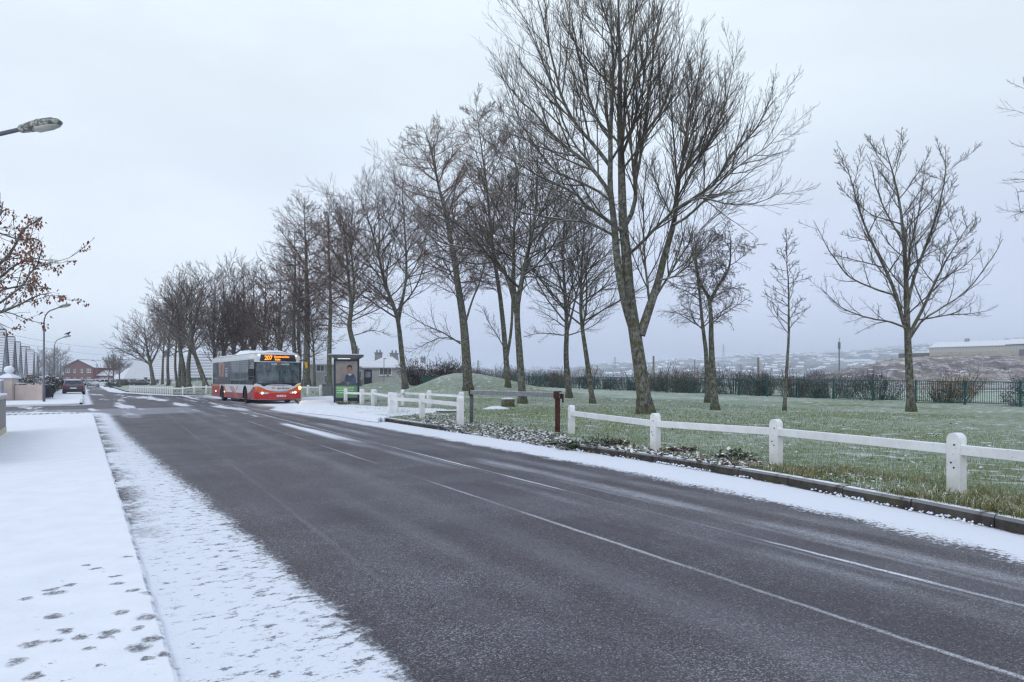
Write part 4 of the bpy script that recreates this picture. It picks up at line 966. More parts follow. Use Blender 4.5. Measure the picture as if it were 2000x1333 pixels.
# ------------------------------------------------------------------ cars
TYRE = paint('tyre_rubber', (.02, .02, .022), .85, .2); RIM = paint('wheel_rim', (.3, .3, .32), .4, .5)
CG = glass('car_glass', (.03, .035, .045)); BUMP = paint('bumper_black', (.03, .03, .035), .6, .3)
TAIL = paint('tail_lamp', (.30, .02, .025), .3, .5); HEADL = paint('head_lamp', (.7, .72, .75), .2, .6)
def car(loc, rz, colour, label, style='hatch', lit=False, snow=1.0, L=4.1, H=1.46):
    root = empty('parked_car', loc, rz, label, 'car', 'cars along the street')
    p = paint('car_'+colour[0], colour[1], .35, .5, .08, 2, snow*.9, 0, .55, .9, .35); W = .86
    if style == 'van': H = 1.9
    # lower body: x length (front +), stations of (x, zbottom, ztop, half width)
    stn = [(-L/2, .42, .72, .72), (-L/2+.08, .30, .92, .80), (-L/2+.5, .24, .96, W), (-.4, .22, .95, W), (.7, .22, .93, W), (1.05, .23, .90, W), (L/2-.35, .25, .80, .82), (L/2-.06, .32, .66, .72), (L/2, .42, .58, .62)]
    mb = MB(); rings = []
    for x, a, c, w in stn: rings.append([(x, -w*.9, a), (x, -w, a+.12), (x, -w, c-.12), (x, -w*.9, c), (x, w*.9, c), (x, w, c-.12), (x, w, a+.12), (x, w*.9, a)])
    mb.loft(rings, True); body = mb.build('body', p, root, smooth=False, bevel=.03)
    xr, xr2, xf2, xf = {'hatch': (-L/2+.12, -L/2+.5, .25, 1.0), 'saloon': (-1.55, -1.0, .2, .95), 'van': (-L/2+.08, -L/2+.2, .7, 1.35)}[style]
    mb = MB(); mb.loft([[(xr, -W*.86, .92), (xf, -W*.86, .90), (xf, W*.86, .90), (xr, W*.86, .92)], [(xr2, -W*.70, H-.07), (xf2, -W*.70, H-.07), (xf2, W*.70, H-.07), (xr2, W*.70, H-.07)]], True)
    mb.build('window_glass', CG, root)
    mb = MB(); mb.loft([[(xr2-.06, -W*.73, H-.07), (xf2+.05, -W*.73, H-.07), (xf2+.05, W*.73, H-.07), (xr2-.06, W*.73, H-.07)], [(xr2+.05, -W*.62, H), (xf2-.1, -W*.62, H), (xf2-.1, W*.62, H), (xr2+.05, W*.62, H)]], True)
    for sg in (-1, 1):
        for xa, xb in ((xr, xr2), (xf, xf2), (-.35, -.35)): mb.bar((xa, sg*W*.865, .9), (xb, sg*W*.715, H-.06), .07, .09)
    mb.build('roof', p, root)
    if snow > .3:
        MB().loft([[(xr2, -W*.62, H+.002), (xf2, -W*.62, H+.002), (xf2, W*.62, H+.002), (xr2, W*.62, H+.002)], [(xr2+.08, -W*.55, H+.05), (xf2-.08, -W*.55, H+.05), (xf2-.08, W*.55, H+.05), (xr2+.08, W*.55, H+.05)]], True).build('snow_cap', SN, root)
    for x in (-L/2+.78, L/2-.82):
        for sg in (-1, 1):
            w = MB(); w.M = Matrix.Translation((x, sg*(W-.09), .31)) @ Matrix.Rotation(R(90), 4, 'X')
            w.lathe([(.22, -.1), (.31, -.09), (.31, .09), (.22, .1)], n=18); wo = w.build('wheel', TYRE, root, smooth=False)
            w = MB(); w.M = Matrix.Translation((x, sg*(W-.09), .31)) @ Matrix.Rotation(R(90), 4, 'X'); w.lathe([(.2, -.115), (.21, -.1), (.21, .1), (.2, .115)], n=14); w.build('rim', RIM, wo)
    for sg in (-1, 1):
        MB().box(-L/2-.015, sg*.62-.14, .66, -L/2+.15, sg*.62+.14, .86).build('tail_lamp', TAIL, root, bevel=.02)
        MB().box(L/2-.2, sg*.56-.16, .56, L/2-.01, sg*.56+.16, .70).build('headlight', glow('car_lamp_lit', (1, .93, .8), 6) if lit else HEADL, root, bevel=.02)
        MB().box(.62, sg*(W+.02)-.08, .88, .78, sg*(W+.02)+.08, 1.02).build('wing_mirror', BUMP, root, bevel=.02)
    MB().box(-L/2-.05, -.78, .28, -L/2+.1, .78, .52).build('bumper', BUMP, root, bevel=.03); MB().box(L/2-.12, -.64, .26, L/2+.04, .64, .48).build('bumper', BUMP, root, bevel=.03)
    MB().box(-L/2-.06, -.26, .56, -L/2+.0, .26, .67).build('number_plate', paint('plate_white', (.7, .7, .68)), root)
    return root
ROADA = math.atan2(CA, -SA)
def at(px, py, dz=0):
    Z = F*(EYE-dz)/(py-HY); return ((px-CX)/F*Z, Z, dz)
car(at(145, 770.6), ROADA-R(2), ('dark_plum', (.075, .068, .09)), 'dark hatchback seen from behind, parked on the left with snow on its rear window', L=3.9, H=1.38, snow=.6)
car(at(160, 755), ROADA+R(168), ('silver_grey', (.28, .30, .33)), 'pale grey saloon with lit headlights driving towards the camera', 'saloon', True, .3)
car(at(190, 754), R(158), ('white_a', (.6, .6, .62)), 'snow-covered white estate parked right of the driving saloon')
car(at(207, 756), R(166), ('white_b', (.66, .66, .68)), 'smaller snow-covered white hatchback beside the three small trees', L=3.7)
car(at(241, 755.5), R(20), ('black_a', (.025, .026, .03)), 'black car parked right behind the three small trees', snow=.4)
car(at(258, 754.5), R(160), ('dark_blue', (.03, .035, .055)), 'dark blue high car with snowy roof in the car park', 'van', L=4.2)
car(at(279, 756), R(12), ('charcoal', (.04, .042, .048)), 'charcoal car with snowy roof beside a white wall panel', 'saloon')
car(at(303, 755.2), R(5), ('white_c', (.62, .63, .65)), 'white van parked behind the fan-crowned tree trunk', 'van')
car(at(226, 751), R(10), ('dark_grey_b', (.05, .05, .055)), 'dark grey car seen between the small tree trunks', 'saloon', snow=.5)
car(at(116, 750.5), ROADA, ('pale_c', (.5, .52, .55)), 'snowed-over pale car standing beyond the walking person', snow=1)
b = (P(24.5, 52)[0], 52, .1); car(b, R(60), ('driveway_white', (.55, .56, .6)), 'snow-covered car on the drive behind the ball-topped pillar')

# ------------------------------------------------------------------ garden walls on the left
ROUGH = NT('pebbledash'); _o = ROUGH.obj(); _c = ROUGH.mix(ROUGH.ramp(ROUGH.noise(_o, 38, 4, .7), .4, .6), (.20, .19, .185), (.46, .44, .43)); ROUGH.bumpn(ROUGH.noise(_o, 60, 3, .7), .8, .02); ROUGH = ROUGH.done(_c, .9, .15)
CREAM = paint('cream_render', (.50, .44, .40), .85, .15, .1, 2, bump=.2); CRMW = paint('cream_plinth', (.55, .51, .38), .85, .15, .15, 4); PINKW = paint('pinkish_render', (.50, .415, .385), .85, .15, .08, 2, bump=.2)
GREYW = paint('grey_render', (.27, .275, .30), .85, .15, .12, 2); WHTW = paint('white_render', (.68, .68, .70), .8, .2, .06, 2)
BRN = paint('brown_brick', (.13, .08, .065), .85, .15, .25, 6)
root = empty('garden_wall', (*xy(-1.72, 22.7), .075), PHI, 'low pebbledashed wall end with thick snow on top, left edge', 'wall')
MB().box(-.26, -9, .11, 0, 0, .86).build('wall', ROUGH, root, bevel=.01); MB().box(-.27, -9, -.1, .012, .012, .11).build('plinth', CRMW, root, bevel=.01)
MB().box(-.30, -9, .86, .035, .035, .93).build('coping', CREAM, root, bevel=.015); MB().box(-.30, -9, .931, .03, .03, 1.0).build('snow_cap', SN, root, bevel=.03)
# cream wall and ball pillar across the side street
z0 = .1; Zw = 43.6; b = P(18, Zw); root = empty('gate_pillar', (b[0], Zw, z0), 0, 'cream gate pillar with pyramid cap and snowy ball finial', 'pillar')
MB().box(-.39, -.3, -.2, .39, .3, 1.40).build('shaft', CREAM, root, bevel=.012)
mb = MB(); mb.loft([[(-.50, -.4, 1.40), (.50, -.4, 1.40), (.50, .4, 1.40), (-.50, .4, 1.40)], [(-.50, -.4, 1.46), (.50, -.4, 1.46), (.50, .4, 1.46), (-.50, .4, 1.46)], [(-.12, -.12, 1.72), (.12, -.12, 1.72), (.12, .12, 1.72), (-.12, .12, 1.72)]], True); mb.build('cap', SN, root, bevel=.02)
mb = MB(); mb.lathe([(.10, 0), (.13, .03), (.24, .12), (.28, .26), (.24, .40), (.12, .48), (.02, .50)], (0, 0, 1.70), 18); mb.build('ball_finial', SN, root, smooth=True)
root = empty('garden_wall', (P(31, Zw)[0], Zw, z0), R(2), 'cream rendered garden wall with stepped top beside the lamp post', 'wall'); wl = (83-31)*Zw/F
mb = MB(); mb.box(0, -.12, -.2, wl, .12, .98); 
for k in range(3): mb.box(wl*(.30*k)+.75, -.12, .98, wl*(.30*k)+1.02 if k < 2 else wl, .12, 1.07)
mb.build('wall', PINKW, root, bevel=.01); MB().box(.0, -.10, 1.07, .6, .10, 1.11).build('snow_cap', SN, root)
root = empty('garden_wall', (P(-6, 42)[0], 42, z0), 0, 'dark grey wall at the left edge, beside the ball-topped pillar', 'wall'); MB().box(-1.5, -.1, -.2, .35, .1, 1.25).build('wall', GREYW, root); MB().box(-1.5, -.12, 1.25, .35, .12, 1.34).build('snow_cap', SN, root, bevel=.02)
for i, (s0, s1, m, h, lab) in enumerate([(53.6, 60, WHTW, .95, 'white garden wall running away behind the nearest full lamp post'), (61.5, 68, GREYW, 1.1, 'grey garden wall after the dark wheelie bin'),
        (69.5, 78, BRN, 1.2, 'brown brick garden wall beyond the grey one'), (79.5, 92, GREYW, 1.0, 'long grey garden wall farther up the pavement'), (94, 118, BRN, 1.1, 'farthest brown garden wall on the left pavement')]):
    root = empty('garden_wall', (*xy(-2.35, s0), .1), PHI, lab, 'wall', 'garden walls up the left pavement')
    MB().box(-.2, .4, -.1, 0, s1-s0-.4, h).build('wall', m, root); MB().box(-.22, .4, h, .02, s1-s0-.4, h+.07).build('snow_cap', SN, root, bevel=.02)
    for k in ((0, s1-s0-.4) if i else (s1-s0-.4,)): 
        pl = MB().box(-.32, k, -.1, .08, k+.4, h+.35).build('pillar', m, root); MB().box(-.34, k-.03, h+.351, .1, k+.43, h+.46).build('snow_cap', SN, pl, bevel=.03)
b = (*xy(-1.95, 58.2), .1); root = empty('wheelie_bin', b, PHI, 'dark wheelie bin with a snowy lid on the left pavement', 'bin')
mb = MB(); mb.loft([[(-.24, -.28, .08), (.24, -.28, .08), (.24, .28, .08), (-.24, .28, .08)], [(-.29, -.34, .95), (.29, -.34, .95), (.29, .34, .95), (-.29, .34, .95)]], True); mb.build('body', BUMP, root, bevel=.02); MB().box(-.31, -.37, .952, .31, .38, 1.0).build('lid', SN, root, bevel=.02)
for sg in (-.2, .2): 
    w = MB(); w.M = Matrix.Translation((sg, .3, .1)) @ Matrix.Rotation(R(90), 4, 'Y'); w.lathe([(.1, -.03), (.1, .03)], n=12); w.build('wheel', TYRE, root)

# ------------------------------------------------------------------ shrubs
def shrub(name, loc, rx, ry, rz, n, cols, label, seed, lw=.06, group=None, cat='shrub', twigs=60, snow=.8):
    rng = np.random.default_rng(seed); root = empty(name, loc, 0, label, cat, group)
    nb = max(5, int(rx*3)); cb = np.c_[rng.uniform(-.75, .75, nb)*rx, rng.uniform(-.6, .6, nb)*ry, rng.uniform(.35, .72, nb)*rz]; rb = rng.uniform(.3, .52, nb)
    k = rng.integers(0, nb, n); d = nrm(rng.normal(0, 1, (n, 3))); q = rng.uniform(.35, 1.05, (n, 1))**.5
    v = cb[k]+d*q*np.c_[rb[k]*min(rx, 1.6*rz), rb[k]*ry, rb[k]*rz*.9]; v = v[v[:, 2] > .02]
    st = []
    for i in range(twigs):
        j = rng.integers(0, len(v)); e = v[j]*np.array([1.05, 1.05, 1.1]); st.append(np.array([(e[0]*.55, e[1]*.5, -.05), (e[0]*.8, e[1]*.8, e[2]*.5), e, e+rng.normal(0, .1, 3)*rz+np.array([0, 0, .12*rz])]))
    st = np.array(st); vv, ff = tubes(st, np.full(st.shape[:2], .01*max(1, loc[1]/40)), 3); mesh_np('stem', vv, ff, TWIG, root)
    vv, ff = litter(v, rng, lw); mesh_np('leaves', vv, ff, m_leafsnow(cols, snow), root, smooth=False)
    return root
LS = {}
def m_leafsnow(cols, snow):
    k = str(cols)+str(snow)
    if k in LS: return LS[k]
    m = NT('shrub_leaf'); r = m.isl(); c = m.mix(m.ramp(r, .2, .8, smooth=False), cols[0], cols[1])
    if len(cols) > 2: c = m.mix(m.ramp(m.noise(m.obj(), 1.4, 3), .45, .56), c, cols[2])
    up = m.ramp(m.nz(), .55, .9); c = m.mix(m.math('MULTIPLY', m.math('MULTIPLY', up, m.ramp(m.math('FRACT', m.math('MULTIPLY', r, 37.7)), .45, .55)), snow), c, SNOW)
    LS[k] = m.done(c, .8, .2); return LS[k]
shrub('evergreen_hedge', (P(72, 48)[0], 48, .1), 1.35, 1.0, 1.75, 2600, ((.02, .035, .018), (.05, .07, .035)), 'round evergreen bush dusted with snow behind the cream wall', 1, .07, snow=1.0)
shrub('evergreen_hedge', (P(112, 92)[0], 92, .1), 1.3, .8, 2.0, 700, ((.06, .04, .03), (.11, .08, .05)), 'brownish shrub over the far garden walls', 2, .1)
shrub('evergreen_hedge', (P(228, 112)[0], 112, .1), 1.9, .8, .95, 500, ((.02, .022, .022), (.05, .05, .045)), 'low dark shrubs under the three small trees', 3, .1)
shrub('bare_thicket', (P(841, 66)[0], 66, gz(*P(841, 66)[:2])), 3.3, 2.2, 2.75, 3500, ((.055, .042, .036), (.13, .095, .075)), 'tall brown thicket behind the grass mound, right of the bungalows', 4, .09, twigs=260)
shrub('bare_thicket', (P(885, 74)[0], 74, gz(*P(885, 74)[:2])), 3.8, 1.8, 1.9, 2600, ((.07, .052, .046), (.14, .105, .085)), 'lower brown thicket to the right of the tall one', 5, .09, twigs=200)
shrub('bare_thicket', (P(815, 62)[0], 62, gz(*P(815, 62)[:2])), 2.0, 1.5, 1.7, 1700, ((.045, .04, .038), (.10, .085, .08)), 'dark bush beside the teal panel, left foot of the mound', 6, .08, twigs=120)
G1 = ((.03, .037, .028), (.11, .09, .072)); G2 = ((.035, .04, .028), (.13, .10, .075), (.34, .20, .09)); G3 = ((.06, .038, .042), (.14, .09, .09)); G4 = ((.07, .065, .04), (.22, .15, .08), (.46, .28, .11))
def fpt(u): return (26.6-16.6*u, 35.5+31.1*u)
gs = [(-.55, 2.6, 1.9, G2, 'gorse bush beyond the railings at the right edge'), (-.30, 2.6, 2.1, G1, 'dark gorse bush behind the railings near the right edge'), (-.02, 2.4, 2.0, G1, 'dark gorse bush behind the railings at the far right'),
      (.125, 2.0, 2.35, G4, 'golden-topped gorse bush right of the round-crowned tree'), (.25, 1.8, 1.75, G1, 'low snow-flecked scrub right of the round-crowned trunk'), (.345, 1.9, 1.9, G1, 'dark scrub just left of the round-crowned trunk'), (.43, 1.6, 2.3, G2, 'gorse bush with a brown top left of the round-crowned tree'),
      (.52, 1.3, 1.9, G1, 'low dark scrub between two gorse bushes'), (.60, 1.9, 2.6, G3, 'purple-brown bush between the thin young tree and the golden gorse'), (.72, 2.3, 2.6, G2, 'orange-flecked gorse bush behind the thin young tree'), (.81, 2.0, 2.7, G2, 'gorse bush with orange tips left of the thin young tree'), (.90, 2.3, 2.4, G1, 'wide dark gorse bush behind the curved pair of trees'),
      (1.0, 1.7, 1.5, G1, 'low scrub behind the close pair of trees'), (1.13, 2.2, 1.9, G1, 'dark scrub right of the largest trunk'), (1.27, 2.6, 2.5, G2, 'brown gorse bush left of the largest trunk'), (1.42, 2.4, 2.3, G1, 'dark gorse bush behind the leaning slim tree'), (1.58, 3.0, 2.5, G1, 'grey-green gorse bush behind the knotty tree'), (1.8, 3.6, 2.5, G3, 'brownish gorse bush beside the right end of the mound'),
      (2.1, 5, 2.9, G1, 'far gorse bank over the top of the mound'), (2.5, 5.5, 2.6, G1, 'farthest gorse bank left of the mound crest')]
for i, (u, rx, h, c, lab) in enumerate(gs):
    x, y = fpt(u); x += 1.1+.4; y += 1.6; z = gz(x, y)
    shrub('gorse_bush', (x, y, z-.15), rx*1.25, 1.3, h*(.74+.3*((i*37) % 10)/10), int(6000*rx/2), c, lab, 30+i, .045, 'gorse and scrub beyond the railings', 'bush', 170, .4)

# ------------------------------------------------------------------ teal railings
TEAL = paint('teal_steel', (.012, .085, .085), .5, .4, .2, 3); TEALS = paint('teal_steel_snowy', (.02, .12, .12), .5, .4, .2, 3, 1, 0, .3, .7, .25)
us = []; u = -.62
while u < 3.0: us.append(u); u += 2.75/35.25
p0 = fpt(us[0]); b0 = Vector((p0[0], p0[1], gz(*p0))); root = empty('metal_railings', b0, 0, 'long teal metal railings across the far side of the green', 'fence')
prev = None
for u in us:
    x, y = fpt(u); z = gz(x, y)
    if u < .25: z = max(-.12, z)
    p = Vector((x, y, z))-b0; MB().box(p.x-.04, p.y-.04, p.z-.2, p.x+.04, p.y+.04, p.z+1.36).build('post', TEAL, root)
    if prev is not None:
        MB().bar(prev+Vector((0,0,1.28)), p+Vector((0,0,1.28)), .05, .05).build('top_rail', TEALS, root)
        mb = MB(); mb.bar(prev+Vector((0,0,.12)), p+Vector((0,0,.12)), .035, .035)
        for k in range(1, 24):
            q = prev.lerp(p, k/24); mb.box(q.x-.009, q.y-.009, q.z+.13, q.x+.009, q.y+.009, q.z+1.26)
        mb.build('bars', TEAL, root)
    prev = p
b = P(838, 60.5); root = empty('hoarding_panel', (b[0], b[1], gz(b[0], b[1])), R(-12), 'teal sheet panel between bushes left of the mound', 'panel'); MB().box(-.6, -.02, .1, .6, .02, 1.0).build('sheet', TEAL, root)
for k in (-.6, .6): MB().box(k-.04, .021, -.2, k+.04, .1, 1.05).build('post', TEAL, root)
# ------------------------------------------------------------------ houses
def m_roof(name, gap, lo, hi, slate=(.10, .105, .12)):
    """roof tiles whose edges show as dark courses through thin snow"""
    m = NT(name); o = m.obj(); z = m.sep(o)[2]
    fr = m.math('FRACT', m.math('MULTIPLY', m.math('ADD', z, m.math('MULTIPLY', m.noise(m.mul(o, (.6, .6, 1)), 1.2, 2), .1)), 1/gap))
    k = m.math('MULTIPLY', m.ramp(fr, lo, hi), m.ramp(m.noise(o, .9, 4, .6), .25, .45, .48 if 'slate' in name or 'ribbed' in name else .42, .62 if 'slate' in name or 'ribbed' in name else .66))
    return m.done(m.mix(k, slate, (.80, .82, .87)), .8, .2)
BUNW = paint('pale_render', (.47, .47, .48), .85, .15, .1, 1.5); ROOFL = m_roof('snowy_tile_roof', .36, .12, .34, (.20, .21, .24)); ROOFF = m_roof('snowy_slate_roof', .42, .05, .30, (.3, .315, .345)); ROOFG = m_roof('grey_ribbed_roof', .42, .2, .45, (.26, .275, .31)); ROOFW = m_roof('deep_snow_roof', .5, .0, .10, (.5, .52, .56))
RB = NT('red_brick'); _o = RB.obj(); _b = RB.n('ShaderNodeTexBrick', {'Vector': RB.mul(_o, (1, 1, 1)), 'Color1': (.19, .05, .045, 1), 'Color2': (.15, .042, .04, 1), 'Mortar': (.2, .12, .11, 1), 'Scale': 2.2, 'Mortar Size': .02})
RB = RB.done(_b.outputs[0], .85, .15)
WIN = glass('window_glass', (.16, .18, .21), .08, .4, .8); WFR = paint('window_frame', (.66, .66, .68), .5, .3, .05)
def window(par, x, z, w, h, y=-.01, nx=1):
    fr = MB()
    for a, b, c, d in ((-w/2, -h/2, -w/2+.09, h/2), (w/2-.09, -h/2, w/2, h/2), (-w/2+.09, -h/2, w/2-.09, -h/2+.09), (-w/2+.09, h/2-.09, w/2-.09, h/2)): fr.box(x+a, y-.05, z+b, x+c, y, z+d)
    for k in range(1, nx): q = x-w/2+w*k/nx; fr.box(q-.035, y-.045, z-h/2+.09, q+.035, y, z+h/2-.09)
    f = fr.build('window', WFR, par)
    MB().box(x-w/2+.09, y-.02, z-h/2+.09, x+w/2-.09, y-.004, z+h/2-.09).build('pane', WIN, f)
    MB().box(x-w/2-.08, y-.10, z-h/2-.09, x+w/2+.08, y, z-h/2-.001).build('sill', WFR, f)
def house(name, label, loc, rz, w, d, eave, ridge, wall, roof, wins=(), gable_front=False, hip=0, chims=(), door=None, group=None, over=.35, doors=()):
    """front wall along local x at y=0, depth into +y; the ridge runs along x unless gable_front"""
    root = empty(name, loc, rz, label, 'house', group)
    mb = MB(); mb.box(0, 0, -.6, w, d, eave)
    if gable_front: mb.loft([[(0, 0, eave+.001), (w, 0, eave+.001), (w/2, 0, ridge)], [(0, d, eave+.001), (w, d, eave+.001), (w/2, d, ridge)]], True)
    elif not hip: mb.loft([[(0, 0, eave+.001), (0, d, eave+.001), (0, d/2, ridge)], [(w, 0, eave+.001), (w, d, eave+.001), (w, d/2, ridge)]], True)
    wl = mb.build('wall', wall, root)
    rm = MB(); th = .16; sl = (ridge-eave)/((w if gable_front else d)/2); dn = over*sl
    if gable_front:
        for sg in (0, 1):
            xe = -over if sg == 0 else w+over
            rm.loft([[(xe, -over, eave-dn+.03), (w/2, -over, ridge+.03), (w/2, -over, ridge+.03+th), (xe, -over, eave-dn+.03+th)], [(xe, d+over, eave-dn+.03), (w/2, d+over, ridge+.03), (w/2, d+over, ridge+.03+th), (xe, d+over, eave-dn+.03+th)]], True)
    else:
        h = hip; ze = eave-dn+.03
        rm.add([(-over, -over, ze), (w+over, -over, ze), (w+over, d+over, ze), (-over, d+over, ze), (-over+ (h if h else 0), d/2, ridge+.1), (w+over-(h if h else 0), d/2, ridge+.1),
                (-over, -over, ze-.14), (w+over, -over, ze-.14), (w+over, d+over, ze-.14), (-over, d+over, ze-.14)],
               [(0,1,5,4), (2,3,4,5), (1,2,5), (3,0,4), (6,7,1,0), (7,8,2,1), (8,9,3,2), (9,6,0,3), (9,8,7,6)])
    ro = rm.build('roof', roof, root)
    if gable_front:
        MB().box(w/2-.13, -over, ridge+.03+th, w/2+.13, d+over, ridge+.09+th).build('ridge_tiles', DSTEEL, ro)
        for sg in (-1, 1):
            xe = -over if sg < 0 else w+over
            MB().bar((xe, -over-.04, eave-dn+.06), (w/2, -over-.04, ridge+.06), .06, .24).build('bargeboard', DSTEEL, ro)
    for cx, cy, cw, ct in chims:
        MB().box(cx-cw/2, cy-.35, eave, cx+cw/2, cy+.35, ct).build('chimney', GREYW, ro)
        c = MB(); c.box(cx-cw/2-.08, cy-.42, ct+.001, cx+cw/2+.08, cy+.42, ct+.12)
        for k in (-.25, .25): c.lathe([(.11, .12), (.09, .45)], (cx+k*cw, cy, ct), 8)
        c.build('chimney_pot', GREYW, ro)
    for x, z, ww, hh, nx in wins: window(root, x, z, ww, hh, -.012, nx)
    for x, ww, hh in doors:
        dr = MB().box(x-ww/2, -.06, 0, x+ww/2, -.012, hh).build('door', NAVY, root); MB().box(x-ww/2+.15, -.075, hh*.55, x+ww/2-.15, -.061, hh-.2).build('pane', WIN, dr)
    return root
# row of steep gables along the street
gl = ['first and largest steep-roofed house, cut by the left edge', 'second steep snowy-roofed house of the left row', 'third steep snowy-roofed house of the left row', 'fourth steep snowy-roofed house of the left row', 'fifth steep snowy-roofed house of the left row', 'sixth steep snowy-roofed house of the left row', 'last steep snowy-roofed house of the left row']
for i, (px, py) in enumerate([(8, 645), (25.5, 659), (37, 669), (48, 678), (56, 678), (64, 684.5), (70.5, 690)]):
    apex = 8.0 if i != 4 else 8.9; Z = F*(apex-EYE)/(HY-py); X = (px-CX)/F*Z; t, s = ts(X, Z)
    w, d = 10.0, 11.5
    x, y = xy(t, s-w/2)
    house('gabled_house', gl[i], (x, y, .1), PHI+R(90), w, d, 2.5, apex-.2, [GREYW, BRN, GREYW, GREYW, GREYW, BRN, GREYW][i], ROOFL, [(3, 1.5, 1.4, 1.1, 2), (7, 1.5, 1.4, 1.1, 2), (5, 4.3, 1.1, 1.1, 2)], True, group='steep-roofed houses up the left side', over=.22)
# red brick gable house at the end
Zr = 205; x0 = P(125, Zr)[0]; wr = 56.5*Zr/F
house('brick_house', 'two-storey red brick gable house closing the street', (x0, Zr, .0), 0, wr, 11, EYE+23.5*Zr/F, EYE+37.2*Zr/F, RB, ROOFW,
      [(.13*wr, 4.0, 1.15, 1.1, 2), (.37*wr, 3.95, .55, 1.05, 1), (.62*wr, 3.95, .55, 1.05, 1), (.86*wr, 4.0, 1.15, 1.1, 2), (.13*wr, 1.45, 1.15, 1.1, 2), (.37*wr, 1.4, .55, 1.05, 1), (.62*wr, 1.4, .55, 1.05, 1), (.86*wr, 1.45, 1.15, 1.1, 2)], True)
house('brick_house', 'single-storey red brick annex with snowy roof right of the gable house', (x0+wr+.3, Zr+2, 0), 0, 26*Zr/F, 7, EYE+8.5*Zr/F, EYE+17*Zr/F, RB, ROOFW, [(1.2, 1.5, .9, .9, 1), (2.9, 1.5, 1.2, .9, 2)])
root = empty('garden_wall', (P(117, 170)[0], 170, 0), 0, 'low dark wall in front of the red brick house', 'wall'); MB().box(0, 0, -.2, 11.5, .3, 1.35).build('wall', GREYW, root); MB().box(0, -.02, 1.35, 11.5, .32, 1.45).build('snow_cap', SN, root)
Zb = 170; house('terraced_house', 'low brown-walled house with deep snowy roof behind the small trees', (P(224, Zb)[0], Zb, .0), 0, 26*Zb/F, 8, EYE+3*Zb/F, EYE+22*Zb/F, BRN, ROOFW, [(1.0, 1.1, .7, .8, 1)], chims=((2.3, 4, .8, 5.2),))
Zb = 140
for i, (a, c, rp, lab) in enumerate([(246, 292, 700, 'left one of the two pale terraced houses with grey snowy roof'), (293, 346, 694, 'right one of the two pale terraced houses with grey snowy roof')]):
    house('terraced_house', lab, (P(a, Zb-i*18)[0], Zb-i*18, .0), R(3), (c-a)*(Zb-i*18)/F, 9, EYE+4*(Zb-i*18)/F, EYE+(HY-rp)*(Zb-i*18)/F, WHTW, ROOFF, [(1.2, 1.0, .9, .9, 1), (3.4, 1.0, .9, .9, 1)], chims=((1.0, 4.5, .9, EYE+(HY-rp)*(Zb-i*18)/F+.8),))
Zb = 92; house('terraced_house', 'long grey-walled house with ribbed snowy roof left of the bus', (P(347, Zb)[0], Zb, .3), 0, 92*Zb/F, 11, EYE+7*Zb/F-.3, EYE+54*Zb/F-.3, GREYW, ROOFG, [(2.2, 1.0, 1.0, .8, 1), (4.6, 1.0, 1.0, .8, 1)])
Zb = 74; gb = gz(*P(610, Zb)[:2])-.1
house('bungalow', 'pale house with snowy roof between the bus and the shelter', (P(604, Zb)[0], Zb, gb), R(2), 52*Zb/F, 8, EYE+31*Zb/F-gb, EYE+50*Zb/F-gb, BUNW, ROOFW, [(1.2, EYE+23*Zb/F-gb, .95, .9, 2), (.35*52*Zb/F+1, 1.0, .9, .9, 1)])
Zb = 84; gb = .4
house('bungalow', 'bungalow with hipped snowy roof and chimney behind the shelter', (P(632, Zb)[0], Zb, gb), 0, 92*Zb/F, 9, EYE+27*Zb/F-gb, EYE+49*Zb/F-gb, BUNW, ROOFW, [(1.2, 1.6, 1.1, 1.0, 2), (4.2, 1.6, 1.1, 1.0, 2)], hip=2.6, chims=((47*Zb/F, 4.2, .8, EYE+61*Zb/F-gb),))
Zb = 80; gb = .55
house('bungalow', 'pale bungalow with two chimneys right of the shelter poster', (P(713, Zb)[0], Zb, gb), 0, 66*Zb/F, 9, EYE+25*Zb/F-gb, EYE+47*Zb/F-gb, BUNW, ROOFW, [(.55*66*Zb/F, 1.85, 1.05, 1.0, 2), (.73*66*Zb/F, 1.85, .5, 1.0, 1)], hip=2.0, chims=((12*Zb/F, 4.4, .8, EYE+53*Zb/F-gb), (44*Zb/F, 4.4, .9, EYE+52*Zb/F-gb)), doors=((.09*66*Zb/F, .9, 2.0),))
Zb = 110; gb = .6
house('bungalow', 'bungalow roof with a small chimney behind the thicket', (P(790, Zb)[0], Zb, gb), 0, 44*Zb/F, 8, EYE+20*Zb/F-gb, EYE+33*Zb/F-gb, BUNW, ROOFW, [(1.2, 1.4, 1.0, .9, 1)], hip=1.6, chims=((30*Zb/F, 4, .8, EYE+42*Zb/F-gb),))
root = empty('lamp_post', (P(750, 72)[0], 72, gz(*P(750, 72)[:2])), 0, 'thin grey lamp post before the two-chimney bungalow', 'lamp post'); MB().tube([(0,0,-.2),(0,0,3.1)], .035).build('pole', POLE, root); MB().box(-.05, -.05, 3.1, .25, .05, 3.18).build('lamp_head', HEAD, root)

